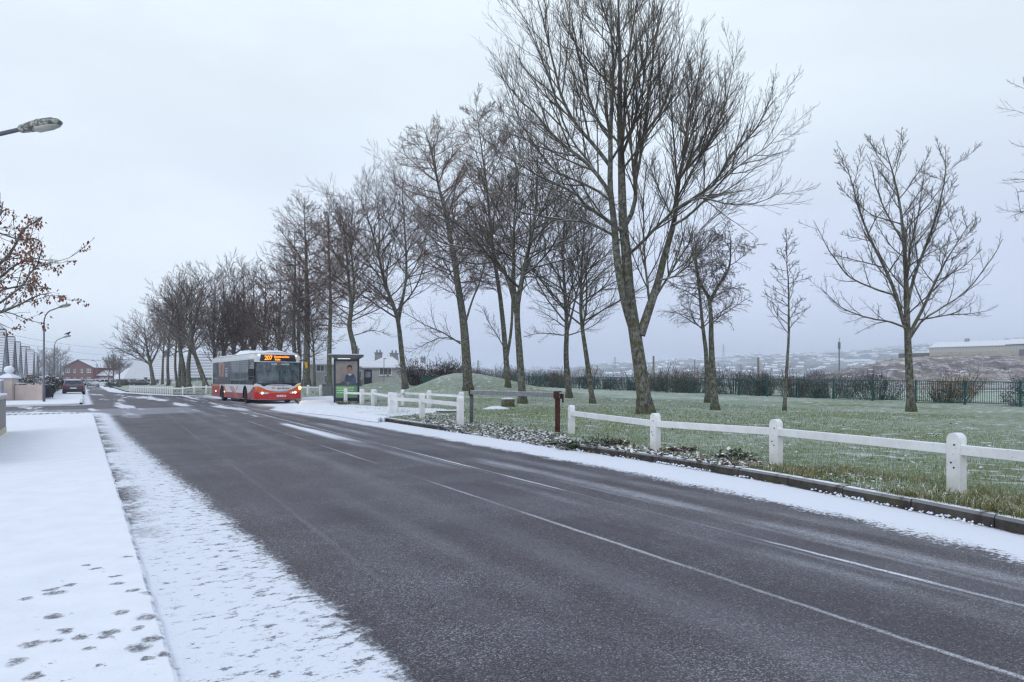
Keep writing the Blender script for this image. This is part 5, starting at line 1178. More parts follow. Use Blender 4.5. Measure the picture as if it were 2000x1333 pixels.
# ------------------------------------------------------------------ far land
def polar(name, azs, rs, hfun, mat):
    vs = []
    for r in rs:
        for px in azs:
            Y = r; X = (px-CX)/F*r; vs.append((X, Y, hfun(px, r)))
    return kind(mesh_np(name, vs, grid_faces(len(rs), len(azs)), mat), 'structure')
def m_hill():
    m = NT('snowy_fields'); o = m.pos()
    o2 = m.mul(o, (1, .55, 0))
    d = m.n('ShaderNodeVectorMath', {0: o2, 1: m.mul(m.n('ShaderNodeTexNoise', {'Vector': o2, 'Scale': .012, 'Detail': 3}).outputs[1], (60, 60, 0))}, operation='ADD').outputs[0]
    v = m.n('ShaderNodeTexVoronoi', {'Vector': d, 'Scale': .012}); e = m.n('ShaderNodeTexVoronoi', {'Vector': d, 'Scale': .012}, feature='DISTANCE_TO_EDGE')
    rnd = m.sep(v.outputs['Color'])[0]
    col = m.mix(m.ramp(rnd, .40, .46), (.16, .17, .14), (.62, .65, .69)); col = m.mix(m.ramp(rnd, .72, .76), col, (.30, .31, .27))
    col = m.mix(m.math('MULTIPLY', m.ramp(e.outputs[0], .12, .05), m.ramp(m.noise(o, .02, 3), .35, .5)), col, (.035, .037, .03))
    col = m.mix(m.ramp(m.noise(o2, .006, 5, .65), .56, .60), col, (.055, .052, .045))
    return m.done(col, .9, .1)
SKY_P = [(-400, 727), (-100, 722), (150, 716), (230, 712), (330, 720), (480, 724), (800, 724), (950, 723), (1100, 719), (1200, 713), (1300, 706), (1400, 702), (1480, 697), (1600, 692), (1700, 686), (1850, 674), (2000, 664), (2400, 650)]
def skyl(px): return float(np.interp(px, [a for a, b in SKY_P], [b for a, b in SKY_P]))
def hh(px, r):
    top = (HY-skyl(px))/F*2300+EYE
    q = sm(650, 2300, r); w = math.sin(px*.021+r*.004)*3+math.sin(px*.047-r*.0021)*2.2
    return -1+(top+1)*q**1.25+w*sm(700, 1400, r)*.6
HILL = m_hill()
polar('hills', np.linspace(-420, 2420, 190), np.r_[np.linspace(420, 2300, 60), 2600, 3000], hh, HILL)
def m_bank():
    m = NT('scrubby_bank'); o = m.pos()
    n = m.noise(m.mul(o, (1, .5, 2.2)), .14, 6, .72); n2 = m.noise(m.mul(o, (1, 1, 3)), .5, 5, .7); n3 = m.noise(o, .05, 3, .6)
    col = m.mix(m.ramp(n, .38, .60), (.16, .14, .125), (.34, .30, .255)); col = m.mix(m.ramp(n3, .5, .62), col, (.12, .10, .105))
    col = m.mix(m.ramp(m.math('ADD', m.math('MULTIPLY', n2, .7), m.math('MULTIPLY', n, .35)), .55, .64), col, (.72, .74, .79))
    m.bumpn(n2, .8, 1.0)
    return m.done(col, .9, .1)
TOPS = [(1480, 744), (1560, 741), (1600, 735), (1650, 722), (1700, 712), (1740, 702), (1790, 697.5), (1830, 696), (2500, 693)]
def bank(px, r):
    top = (HY-float(np.interp(px, [a for a, b in TOPS], [b for a, b in TOPS])))/F*300+EYE
    q = sm(205, 300, r); w = (math.sin(px*.06+r*.1)+math.sin(px*.13-r*.07))*.5*math.sin(math.pi*min(1, max(0, (r-205)/95)))
    f = 1-sm(330, 420, r)
    return -.8+(top+.8)*(q**1.1)*(f if r > 330 else 1)+w
polar('embankment', np.linspace(1470, 2500, 120), np.r_[200, np.linspace(205, 330, 40), 350, 380, 430], bank, m_bank())
def m_val():
    m = NT('valley_scrub'); o = m.pos(); n = m.noise(o, .08, 5, .7); return m.done(m.mix(m.ramp(n, .45, .6), (.12, .12, .09), (.7, .72, .77)), .9, .1)
polar('valley_floor', np.linspace(1020, 2500, 40), [66, 80, 110, 160, 230, 320, 460], lambda px, r: -.55 if r < 430 else -1.5, m_val())
# scrub and woods that read as one mass
def mass(name, spots, seed, cols, lw, label_kind='stuff', snow=.5):
    rng = np.random.default_rng(seed); vs = []; st = []
    for X, Y, Z, rx, rz, n in spots:
        d = nrm(rng.normal(0, 1, (n, 3))); q = rng.uniform(.2, 1, (n, 1))**.5
        p = d*q*np.array([rx, rx, rz])+np.array([X, Y, Z+rz*.5]); vs.append(p[p[:, 2] > Z-.3])
        for k in range(max(4, n//25)):
            e = p[rng.integers(0, n)]; b = np.array([X+rng.normal(0, rx*.3), Y, Z-.3]); st.append(np.stack([b, (b+e)/2+rng.normal(0, rx*.08, 3), e+np.array([0, 0, rz*.1])]))
    vv, ff = litter(np.vstack(vs), rng, lw); st = np.array(st); v2, f2 = tubes(st, np.full(st.shape[:2], lw*.22), 3)
    f2 = np.concatenate([f2[:, [0, 1, 2]], f2[:, [0, 2, 3]]]); v, f = join([(vv, ff), (v2, f2)])
    return kind(mesh_np(name, v, f, m_leafsnow(cols, snow), smooth=False), 'stuff')
rng = np.random.default_rng(9); sp = []
for i in range(60):
    px = rng.normal(1590, 26); r = rng.uniform(195, 250); rz = rng.uniform(2.2, 4.4)*(1-abs(px-1600)/110); X = (px-CX)/F*r
    sp.append((X, r, bank(max(px, 1480), r), rz*.8, max(.8, rz), 130))
mass('woodland', sp, 1, ((.055, .042, .045), (.11, .09, .09)), .22, snow=.25)
sp = []
for i in range(260):
    px = rng.uniform(1640, 2350); r = rng.uniform(212, 312); rz = rng.uniform(.4, 1.5); sp.append(((px-CX)/F*r, r, bank(px, r), rz*1.3, rz, 34))
mass('scrub', sp, 2, ((.13, .10, .09), (.26, .21, .17)), .18, snow=.6)
sp = []
for i in range(170):
    px = rng.uniform(1090, 1580); r = rng.uniform(120, 330); rz = rng.uniform(.8, 2.0)*(1+r/420); sp.append(((px-CX)/F*r, r, -.7, rz*1.5, rz, 60))
mass('woodland', sp, 3, ((.05, .042, .045), (.11, .095, .09)), .2, snow=.3)
sp = []
for i in range(700):
    px = rng.uniform(-150, 2200); r = rng.uniform(900, 2290)**1.0; 
    rz = rng.uniform(2.5, 6.5); sp.append(((px-CX)/F*r, r, hh(px, r), rz*rng.uniform(.8, 2.6), rz, 22))
mass('far_woods', sp, 4, ((.04, .04, .035), (.08, .075, .065)), 1.6, snow=.2)
sp = []
for i in range(90):
    px = rng.uniform(195, 330); r = rng.uniform(330, 420); rz = rng.uniform(3, 8.5); sp.append(((px-CX)/F*r, r, -.5, rz*.9, rz, 60))
for i in range(60):
    px = rng.uniform(60, 130); r = rng.uniform(330, 420); rz = rng.uniform(3, 6); sp.append(((px-CX)/F*r, r, -.5, rz*.9, rz, 50))
mass('far_woods', sp, 5, ((.06, .055, .05), (.12, .11, .10)), .5, snow=.5)
# settlement on the far hill: small white-roofed blocks read as one mass
mb = MB(); g = random.Random(5)
for i in range(230):
    px = g.uniform(1180, 2000); r = g.uniform(1150, 2250); X = (px-CX)/F*r; z = hh(px, r); w, d, h = g.uniform(7, 15), g.uniform(7, 9), g.uniform(3.5, 6); a = g.uniform(-.5, .5)
    mb.M = Matrix.Translation((X, r, z-1)) @ Matrix.Rotation(a, 4, 'Z')
    mb.box(-w/2, -d/2, 0, w/2, d/2, h, 0); mb.add([(-w/2-.3, -d/2-.3, h), (w/2+.3, -d/2-.3, h), (w/2+.3, d/2+.3, h), (-w/2-.3, d/2+.3, h), (-w/2, 0, h+2.6), (w/2, 0, h+2.6)], [(0,1,5,4), (2,3,4,5), (1,2,5), (3,0,4)], 1)
kind(mb.build('far_settlement', [paint('far_wall', (.36, .35, .34), .9, .1), SN]), 'stuff')
# warehouse on the embankment
A = Vector((P(1815, 322)[0], 322, 0)); B = Vector((P(2075, 285)[0], 285, 0)); L = (B-A).length; ang = math.atan2(B.y-A.y, B.x-A.x); zb = EYE+44*315/F
root = empty('warehouse', (A.x, A.y, zb-.5), ang, 'long pale warehouse with a snowy low-pitched roof on the bank, right', 'warehouse'); hE = 4.9; D = 24
CLAD = NT('ribbed_cladding'); _o = CLAD.obj(); _w = CLAD.math('FRACT', CLAD.math('MULTIPLY', CLAD.sep(_o)[0], .8)); CLAD = CLAD.done(CLAD.mix(CLAD.ramp(_w, .1, .2), (.36, .36, .33), (.46, .46, .42)), .6, .3)
mb = MB(); mb.box(0, 0, 2.6, L, D, hE); mb.loft([[(0, 0, hE+.001), (0, D, hE+.001), (0, D/2, hE+2.6)], [(L, 0, hE+.001), (L, D, hE+.001), (L, D/2, hE+2.6)]], True); mb.build('upper_wall', CLAD, root)
MB().box(0, .05, -1, L, D, 2.6).build('lower_wall', paint('block_wall', (.42, .385, .34), .9, .1, .08, .3), root)
mb = MB(); mb.loft([[(-.3, -.5, hE-.05), (L*.60, -.5, hE-.05), (L*.60, D/2, hE+2.7), (-.3, D/2, hE+2.7)], [(-.3, -.5, hE+.25), (L*.60, -.5, hE+.25), (L*.60, D/2, hE+3.0), (-.3, D/2, hE+3.0)]], True); mb.loft([[(L*.602, -.8, hE+.3), (L+.3, -.8, hE+.5), (L+.3, D/2, hE+3.2), (L*.602, D/2, hE+3.0)], [(L*.602, -.8, hE+.6), (L+.3, -.8, hE+.8), (L+.3, D/2, hE+3.5), (L*.602, D/2, hE+3.3)]], True); mb.build('roof', ROOFW, root)
MB().box(L*.23, D/2-1, hE+2.7, L*.23+1.6, D/2+1, hE+4.3).build('roof_vent', GREYW, root)
MB().box(L*.70, -.06, .3, L*.98, -.02, 3.0).build('loading_door', paint('dark_door', (.12, .14, .17), .6), root)
MB().box(-14, 2, -.8, -.2, 16, 2.6).build('side_shed', paint('shed_brown', (.10, .085, .08), .8), root)
root = empty('telecom_mast', (P(1639, 390)[0], 390, bank(1639, 326)-4), 0, 'telecom mast with a cluster of antennas on the far bank', 'mast'); h = EYE+81*390/F-(bank(1639, 326)-4)
mb = MB(); mb.tube([(0,0,-2),(0,0,h-3)], [.42, .32], 10); mb.build('pole', DSTEEL, root)
mb = MB()
for k in range(6): a = k*1.05; mb.box(.55*math.cos(a)-.16, .55*math.sin(a)-.16, h-6.4, .55*math.cos(a)+.16, .55*math.sin(a)+.16, h-2.6)
mb.tube([(0,0,h-3),(0,0,h)], .18, 8); mb.build('antenna', DSTEEL, root)
for px, Z, top, lab in ((1276.5, 74, 697, 'wooden pole behind the railings right of the largest trunk'), (1481, 66, 700, 'thin pole standing behind the gorse left of the thin young tree'), (1357, 150, 703, 'far thin pole left of the close pair of trees')):
    z = gz(*P(px, Z)[:2]) if Z < 100 else -.6; root = empty('utility_pole', (P(px, Z)[0], Z, z), 0, lab, 'pole'); hp = EYE+(HY-top)*Z/F-z
    MB().tube([(0,0,-.3),(0,0,hp)], [.13, .10], 8).build('shaft', paint('old_timber', (.24, .22, .19), .9, .1), root); MB().lathe([(.11, 0), (.12, .03), (.09, .06)], (0, 0, hp), 8).build('cap', DSTEEL, root)
def pylon(px, Z, top, lab):
    z = hh(px, Z)-1; H = EYE+(HY-top)*Z/F-z; root = empty('power_pylon', (P(px, Z)[0], Z, z), R(20), lab, 'pylon', 'lattice pylons on the skyline'); mb = MB(); w = H*.11; lw = .35
    def q(k, sx_, sy_): r = w*(1-k)**1.3+.4; return Vector((sx_*r, sy_*r, H*k))
    ks = [0, .2, .38, .54, .68, .8, .9, 1]
    for a, b in zip(ks, ks[1:]):
        for i, (s1, s2) in enumerate(((-1, -1), (1, -1), (1, 1), (-1, 1))):
            t1, t2 = ((-1, -1), (1, -1), (1, 1), (-1, 1))[(i+1) % 4]
            mb.tube([q(a, s1, s2), q(b, s1, s2)], lw/2, 4); mb.tube([q(a, s1, s2), q(b, t1, t2)], lw/3, 4); mb.tube([q(a, t1, t2), q(b, s1, s2)], lw/3, 4)
    mb.build('lattice', DSTEEL, root); mb = MB()
    for k, r in ((.68, .17), (.8, .21), (.9, .15)): mb.tube([(-H*r, 0, H*k), (0, 0, H*k+.8), (H*r, 0, H*k)], lw/2, 4)
    mb.build('cross_arm', DSTEEL, root)
pylon(934, 700, 704, 'faint lattice pylon beyond the mound, right of the stout brown trunk'); pylon(1201, 1200, 697, 'very faint lattice pylon left of the largest trunk'); pylon(1413, 1500, 672, 'tallest faint pylon above the far hill, right of the close pair')
for i, (ya, yb) in enumerate(((622, 662), (634, 676), (655, 692), (668, 704))):
    a = Vector(P(-120, 150, ya)); b = Vector(P(330, 420, yb+8)); pts = []
    for k in range(17): u = k/16; p = a.lerp(b, u); p.z -= 4*u*(1-u)*5; pts.append(p)
    o = MB().tube([tuple(p-a) for p in pts], .035, 4).build('power_cable', DSTEEL); o.location = a; tag(o, ['uppermost of the faint power cables in the left sky', 'second faint power cable from the top in the left sky', 'third faint power cable from the top in the left sky', 'lowest of the faint power cables above the brick house'][i], 'cable', 'overhead power cables')

# ------------------------------------------------------------------ the bus
BZ = 39.5; bloc = ((498.5-CX)/F*BZ, BZ, 0); BW, BL, BH = 2.72, 11.8, 3.0
bus = empty('city_bus', bloc, R(35), 'white and red single-deck city bus with lit amber route display, leaving its bay', 'bus')
BWH = paint('bus_white', (.66, .67, .69), .3, .5, .05, 1.5); BRED = paint('bus_red', (.50, .022, .022), .3, .5, .15, 2); BORG = paint('bus_orange', (.62, .115, .03), .3, .5, .08, 2); BSR = paint('bus_red_dirt_glare', (.30, .05, .065), .35, .5, .25, 2.5); BSO = paint('bus_orange_dirt_glare', (.50, .16, .10), .35, .5, .2)  # side red and orange: glare on the dirty paint mixed into the colour
BGY = paint('bus_grey', (.33, .33, .36), .4, .5); BBK = paint('bus_black', (.016, .017, .02), .35, .5)
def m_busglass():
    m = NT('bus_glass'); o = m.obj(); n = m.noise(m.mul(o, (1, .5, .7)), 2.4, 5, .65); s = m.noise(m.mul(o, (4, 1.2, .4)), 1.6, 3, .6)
    c = m.mix(m.ramp(n, .35, .65), (.014, .021, .025), (.09, .13, .14)); c = m.mix(m.math('MULTIPLY', m.ramp(s, .56, .68), .6), c, (.13, .18, .19))  # mottling and paler streaks paint reflections into the glass colour
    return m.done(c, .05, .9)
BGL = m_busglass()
def lerp(x, tab): return float(np.interp(x, [a for a, b in tab], [b for a, b in tab]))
def fy(x, z):  # front skin: bowed in plan, raked above the dash
    u = 2*x/BW-1; return .20*abs(u)**2.6*(1 if abs(u) < .97 else 1.12)+(.10*max(0, z-1.1)/1.9 if z > 1.1 else 0)+(.10*max(0, z-2.72)/.28)**1.0*(1 if z > 2.72 else 0)+(.05*(1-z/.6) if z < .6 else 0)
ORG = [(0, .99), (.05, 1.03), (.1, 1.0), (.16, .93), (.22, .85), (.3, .79), (.5, .745), (.7, .79), (.78, .85), (.84, .93), (.90, 1.02), (.95, 1.10), (1, 1.15)]
GBT = [(0, 1.18), (.05, 1.19), (.12, 1.14), (.165, 1.03), (.19, 1.02), (.24, 1.08), (.32, 1.14), (.42, 1.16), (.58, 1.16), (.68, 1.14), (.76, 1.08), (.81, 1.02), (.835, 1.03), (.88, 1.12), (.93, 1.2), (1, 1.25)]
def fclass(x, z):
    f = x/BW
    if z > 2.50: return 'disp' if z < 2.90 and .115+.02*(z-2.5) < f < .885-.02*(z-2.5) else 'body'
    if z > 2.44: return 'body'
    if z > lerp(f, GBT):
        return 'glass' if (.035 < f < .965 and z > 1.22) else 'black'
    if z > lerp(f, ORG):
        return 'grey' if .27 < f < .73 and z > 1.045+.09*abs(2*f-1)**2*2.2 else 'body'
    if .36 < f < .70 and z > lerp(f, ORG)-.07: return 'grey'
    return 'orange' if z > .62+.10*(2*f-1)**2 else 'red'
zs = sorted(set(list(np.linspace(.27, 1.3, 50))+list(np.linspace(1.3, 2.42, 22))+list(np.linspace(2.42, 2.93, 16))+[2.96, 2.99]))
NX = 72; cl = {}
def fedge(x, z):  # round the upper corners
    if z > 2.7: k = ((z-2.7)/.3)**2*.16; x = k+(BW-2*k)*x/BW
    return x
V = lambda x, z: (fedge(x, z), fy(x, z), z)
for a, b in zip(zs, zs[1:]):
    for i in range(NX):
        x0, x1 = BW*i/NX, BW*(i+1)/NX; k = fclass((x0+x1)/2, (a+b)/2); mb = cl.setdefault(k, MB()); mb.add([V(x0, a), V(x1, a), V(x1, b), V(x0, b)], [(0, 1, 2, 3)])
def weld(o):
    import bmesh
    bm = bmesh.new(); bm.from_mesh(o.data); bmesh.ops.remove_doubles(bm, verts=bm.verts, dist=.0004); bm.to_mesh(o.data); bm.free()
    for p in o.data.polygons: p.use_smooth = True
    return o
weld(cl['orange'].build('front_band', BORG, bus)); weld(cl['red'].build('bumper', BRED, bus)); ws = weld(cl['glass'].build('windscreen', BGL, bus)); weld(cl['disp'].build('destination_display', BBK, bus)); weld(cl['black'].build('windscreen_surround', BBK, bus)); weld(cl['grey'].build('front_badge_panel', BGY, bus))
body = cl['body']
# side skins: y from the front edge to the rear
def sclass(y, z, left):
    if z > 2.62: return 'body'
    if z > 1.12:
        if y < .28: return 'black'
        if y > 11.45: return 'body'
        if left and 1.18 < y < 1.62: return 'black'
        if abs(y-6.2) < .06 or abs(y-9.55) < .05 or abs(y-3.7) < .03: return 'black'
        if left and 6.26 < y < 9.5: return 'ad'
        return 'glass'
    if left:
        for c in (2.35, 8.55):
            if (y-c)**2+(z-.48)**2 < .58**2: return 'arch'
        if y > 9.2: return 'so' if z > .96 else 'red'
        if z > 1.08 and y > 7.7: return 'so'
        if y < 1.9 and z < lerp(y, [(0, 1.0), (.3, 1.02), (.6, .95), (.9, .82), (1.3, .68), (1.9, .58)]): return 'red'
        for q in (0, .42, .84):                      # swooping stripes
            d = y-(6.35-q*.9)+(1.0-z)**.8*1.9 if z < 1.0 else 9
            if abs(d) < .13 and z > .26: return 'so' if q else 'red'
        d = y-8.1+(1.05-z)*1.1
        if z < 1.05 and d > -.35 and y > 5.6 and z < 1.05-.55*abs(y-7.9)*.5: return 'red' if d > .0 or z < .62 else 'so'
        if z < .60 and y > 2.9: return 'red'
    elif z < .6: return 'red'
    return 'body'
sz_ = sorted(set(list(np.linspace(.27, 1.12, 42))+[1.7, 2.2, 2.62, 2.7])); sides = {}
ys = np.linspace(0, 1, 170)
for left in (True, False):
    xx = 0 if left else BW
    for a, b in zip(sz_, sz_[1:]):
        for u0, u1 in zip(ys, ys[1:]):
            def Y(u, z): f0 = fy(xx, z); return f0+(BL-f0)*u
            k = sclass(Y((u0+u1)/2, a), (a+b)/2, left)
            if k == 'arch': continue
            mb = body if k == 'body' else sides.setdefault((k, left) if k in ('glass', 'ad') else k, MB())
            q = [(xx, Y(u0, a), a), (xx, Y(u1, a), a), (xx, Y(u1, b), b), (xx, Y(u0, b), b)]; mb.add(q, [(0, 3, 2, 1) if left else (0, 1, 2, 3)])
# roof and rear close the shell
rp = [(0, 2.7), (.02, 2.8), (.07, 2.9), (.16, 2.97), (.35, 2.995), (BW/2, 3.02), (BW-.35, 2.995), (BW-.16, 2.97), (BW-.07, 2.9), (BW-.02, 2.8), (BW, 2.7)]
body.loft([[(x, fy(min(BW, max(0, x)), z)+.002, z) for x, z in rp], [(x, BL, z) for x, z in rp]], False, closed=False)
body.add([(x, BL, z) for x, z in rp]+[(BW, BL, .27), (0, BL, .27)], [tuple(range(13))]); body.box(.05, .3, .24, BW-.05, BL-.02, .27)
weld(body.build('body', BWH, bus))
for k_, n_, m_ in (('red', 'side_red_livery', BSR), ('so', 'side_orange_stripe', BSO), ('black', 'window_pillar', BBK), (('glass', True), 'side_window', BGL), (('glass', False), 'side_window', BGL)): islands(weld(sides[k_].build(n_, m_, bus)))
ad = NT('bus_side_advert'); _o = ad.obj(); _y = ad.sep(_o)[1]; _z = ad.sep(_o)[2]
_c = ad.mix(ad.math('MULTIPLY', ad.ramp(_y, 7.95, 8.1), ad.ramp(_z, 1.55, 1.7)), (.055, .055, .075), (.34, .19, .12)); _c = ad.mix(ad.ramp(ad.noise(_o, 3.5, 4), .55, .65), _c, (.09, .06, .07)); ad = ad.done(_c, .25, .5)
weld(sides[('ad', True)].build('side_advert_panel', ad, bus))
for i, (z, l) in enumerate(((2.15, .75), (1.98, .6), (1.8, .7), (1.66, .62))): MB().box(-.006, 7.2-l/2, z-.05, -.002, 7.2+l/2, z+.05).build('advert_lettering', BGY, bus)
MB().box(-.008, 8.55, 1.75, -.003, 8.8, 2.4).build('advert_figure', paint('advert_brown', (.20, .10, .06)), bus)
for sg, xx in ((-1, 0), (1, BW)):
    for yc in (2.35, 8.55):
        w = MB(); xc = .17 if xx == 0 else BW-.17
        w.M = Matrix.Translation((xc, yc, .49)) @ Matrix.Rotation(R(90), 4, 'Y'); w.lathe([(.36, -.13), (.47, -.13), (.49, -.09), (.49, .09), (.47, .13), (.36, .13)], n=28); wh = w.build('wheel', TYRE, bus)
        w = MB(); w.M = Matrix.Translation((xc, yc, .49)) @ Matrix.Rotation(R(90), 4, 'Y'); w.lathe([(.12, -.11), (.30, -.10), (.35, -.135), (.35, .135), (.30, .10), (.12, .11)], n=24); w.build('rim', DSTEEL, wh)
mb = MB()
for yc in (2.35, 8.55): mb.box(.36, yc-.62, .3, BW-.36, yc+.62, 1.08)
mb.box(.4, .4, .16, BW-.4, BL-.5, .24)
for k in range(3): mb.box(.3, 5+.8*k, .12, BW-.3, 5.7+.8*k, .235)
mb.build('underside', BBK, bus)
# lamps, mirrors, plate
LON = glow('bus_headlamp', (1, .9, .72), 4); ION = glow('bus_indicator', (1, .42, .08), 9); IOF = paint('bus_indicator_off', (.75, .20, .03), .25, .5); LOF = paint('bus_lamp_unit', (.52, .52, .55), .2, .6)
def disc(par, name, x, z, r, m, out=.03, sxr=1.0):
    w = MB(); y = fy(x, z); n = 18
    w.loft([[(x+r*k*sxr*math.cos(2*math.pi*i/n), y-o, z+r*k*math.sin(2*math.pi*i/n)) for i in range(n)] for k, o in ((1, -.03), (1, out*.5), (.7, out))], True); return w.build(name, m, par, smooth=True)
def unit(name, f0, f1, z0, z1, m, sk=0):
    w = MB(); rings = []
    for k in range(9):
        f = f0+(f1-f0)*k/8; x = f*BW; e = math.sin(math.pi*min(1, max(0, .12+.76*k/8)))**.5; zc = (z0+z1)/2+sk*(k/8-.5); hz = (z1-z0)/2*e
        y = fy(x, zc); rings.append([(x, y+.02, zc-hz), (x, y-.022, zc-hz*.8), (x, y-.022, zc+hz*.8), (x, y+.02, zc+hz)])
    w.loft(rings, True); return w.build(name, m, bus, smooth=False)
h1 = unit('headlight', .10, .28, .56, .70, LOF); disc(h1, 'lit_lamp', .155*BW, .635, .065, LON)
h2 = unit('headlight', .73, .90, .58, .73, LOF, .03); disc(h2, 'lit_lamp', .855*BW, .665, .065, LON); disc(h2, 'lit_lamp', .80*BW, .65, .04, LON)
disc(bus, 'indicator', .045*BW, .90, .10, IOF, .03, .9); disc(bus, 'indicator', .965*BW, .93, .105, ION, .04, .8)
for f in (.10, .90): disc(bus, 'marker_light', f*BW, 2.86, .035, glow('bus_marker', (1, .86, .8), 3))
for y, z in ((9.35, .62), (10.4, .62), (11.2, .60), (7.75, .62), (5.4, .36)):
    w = MB(); w.box(-.02, y-.05, z-.035, .01, y+.05, z+.035); w.build('side_marker', ION if y in (7.75, 10.4) else IOF, bus)
pl = MB(); px_ = .55*BW; pl.box(px_-.27, fy(px_, .46)-.035, .40, px_+.27, fy(px_, .46)+.02, .52); pl = pl.build('number_plate', paint('plate_white', (.7, .7, .68)), bus)
text('plate_lettering', '131 C 207', .11, BBK, pl, (px_, fy(px_, .46)-.037, .455), (R(90), 0, 0))
AMB = glow('display_amber', (1, .27, .015), 3.2, (.5, .12, .01))
dsp = [c for c in bus.children if c.name.startswith('destination')][0]
yd = fy(BW/2, 2.7)
text('route_number', '207', .37, AMB, dsp, (.282*BW, fy(.285*BW, 2.72)-.03, 2.69), (R(95), 0, R(-5.7)), 'CENTER', .80, ext=.006)
text('route_name', 'Donnybrook Broc', .165, AMB, dsp, (.40*BW, yd-.035, 2.765), (R(94), 0, 0), 'LEFT', .72, ext=.006)
text('route_name', 'Skylee', .165, AMB, dsp, (.415*BW, yd-.035, 2.61), (R(94), 0, 0), 'LEFT', .76, ext=.006)
DKP = paint('logo_ink', (.05, .05, .09), .5)
text('operator_lettering', 'Bus Éireann', .15, DKP, bus, (.46*BW, fy(.55*BW, .9)-.012, .905), (R(90), 0, R(1)), 'LEFT', 1.0, .25, .003)
text('maker_lettering', 'SCANIA', .085, BWH, bus, (.5*BW, fy(.5*BW, 1.1)-.012, 1.105), (R(90), 0, 0), 'CENTER', 1.35, ext=.003)
mb = MB(); y = fy(.38*BW, .93)-.004   # running-dog emblem as a thin raised badge
dog = [(.335, .985), (.36, .955), (.385, .965), (.41, .95), (.425, .925), (.445, .90), (.43, .905), (.415, .915), (.40, .915), (.385, .90), (.36, .905), (.345, .895), (.355, .92), (.345, .945)]
mb.loft([[(f*BW, y, z) for f, z in dog], [(f*BW, y-.008, z) for f, z in dog]], True); mb.build('red_emblem', BORG, bus)
em = [(-.25, .98), (-.05, 1.04), (.02, .86), (.2, .80), (.0, .74), (-.2, .78), (-.1, .86)]
MB().loft([[(-.001, 4.4+a, b) for a, b in em], [(-.008, 4.4+a, b) for a, b in em]], True).build('side_emblem', paint('emblem_pinkish', (.45, .22, .2)), bus)
mb = MB(); mb.tube([(.02, .35, 2.5), (-.22, .05, 2.45), (-.30, -.02, 2.3)], .02, 8); mb.build('mirror_arm', BBK, bus)
mb = MB(); mb.box(-.36, .12, 1.62, -.04, .26, 2.06); mb.build('wing_mirror', BBK, bus, bevel=.04); mb = MB(); mb.box(-.34, .14, 1.42, -.06, .24, 1.60); mb.build('wing_mirror', BBK, bus, bevel=.03)
MB().tube([(0, .3, 1.84), (-.06, .2, 1.84)], .02, 6).build('mirror_arm', BBK, bus)
mb = MB(); mb.tube([(BW-.1, .25, 2.55), (BW+.14, .0, 2.58), (BW+.24, -.08, 2.5)], .02, 8); mb.build('mirror_arm', BBK, bus)
mb = MB(); mb.loft([[(BW+.12, -.16, 2.5), (BW+.28, -.16, 2.46), (BW+.31, -.14, 2.14), (BW+.2, -.14, 2.08)], [(BW+.12, -.04, 2.5), (BW+.28, -.04, 2.46), (BW+.31, -.04, 2.14), (BW+.2, -.04, 2.08)]], True)
mb.build('yellow_mirror', paint('mirror_yellow', (.68, .36, .02), .4, .5), bus, bevel=.02)
for f, m_, w in ((.40, 'sticker_teal', .12), (.505, 'sticker_plum', .08), (.62, 'sticker_teal', .22)):
    c = {'sticker_teal': (.30, .42, .42), 'sticker_plum': (.22, .08, .14)}[m_]; x = f*BW; MB().box(x-w*BW/2, fy(x, 2.32)-.02, 2.28, x+w*BW/2, fy(x, 2.32)-.01, 2.38).build('windscreen_sticker', paint(m_, c), ws)
for x0_, x1_ in ((.15, .46), (.5, .82)): MB().tube([(x0_*BW+.3, fy(.4*BW, 1.2)-.03, 1.22), ((x0_+x1_)/2*BW, fy(.5*BW, 1.5)-.02, 1.30), (x1_*BW, fy(x1_*BW, 1.3)-.02, 1.26)], .012, 5).build('wiper', BBK, ws)
# snow on its roof
mb = MB(); mb.loft([[(.16, .5, 2.995), (BW-.16, .5, 2.995), (BW-.16, BL-.15, 2.995), (.16, BL-.15, 2.995)], [(.3, .62, 3.055), (BW-.3, .62, 3.055), (BW-.3, BL-.3, 3.055), (.3, BL-.3, 3.055)]], True)
mb.loft([[(.5, 3.4, 3.05), (BW-.5, 3.4, 3.05), (BW-.5, 7.2, 3.05), (.5, 7.2, 3.05)], [(.65, 3.9, 3.24), (BW-.65, 3.9, 3.24), (BW-.65, 6.4, 3.30), (.65, 6.4, 3.30)], [(.9, 4.3, 3.28), (BW-.9, 4.3, 3.28), (BW-.9, 6.0, 3.34), (.9, 6.0, 3.34)]], True)
mb.loft([[(.7, .55, 3.05), (BW-.7, .55, 3.05), (BW-.7, 1.7, 3.05), (.7, 1.7, 3.05)], [(.95, .8, 3.17), (BW-1.1, .8, 3.17), (BW-1.1, 1.4, 3.17), (.95, 1.4, 3.17)]], True); mb.build('snow_cap', SN, bus, bevel=.03)

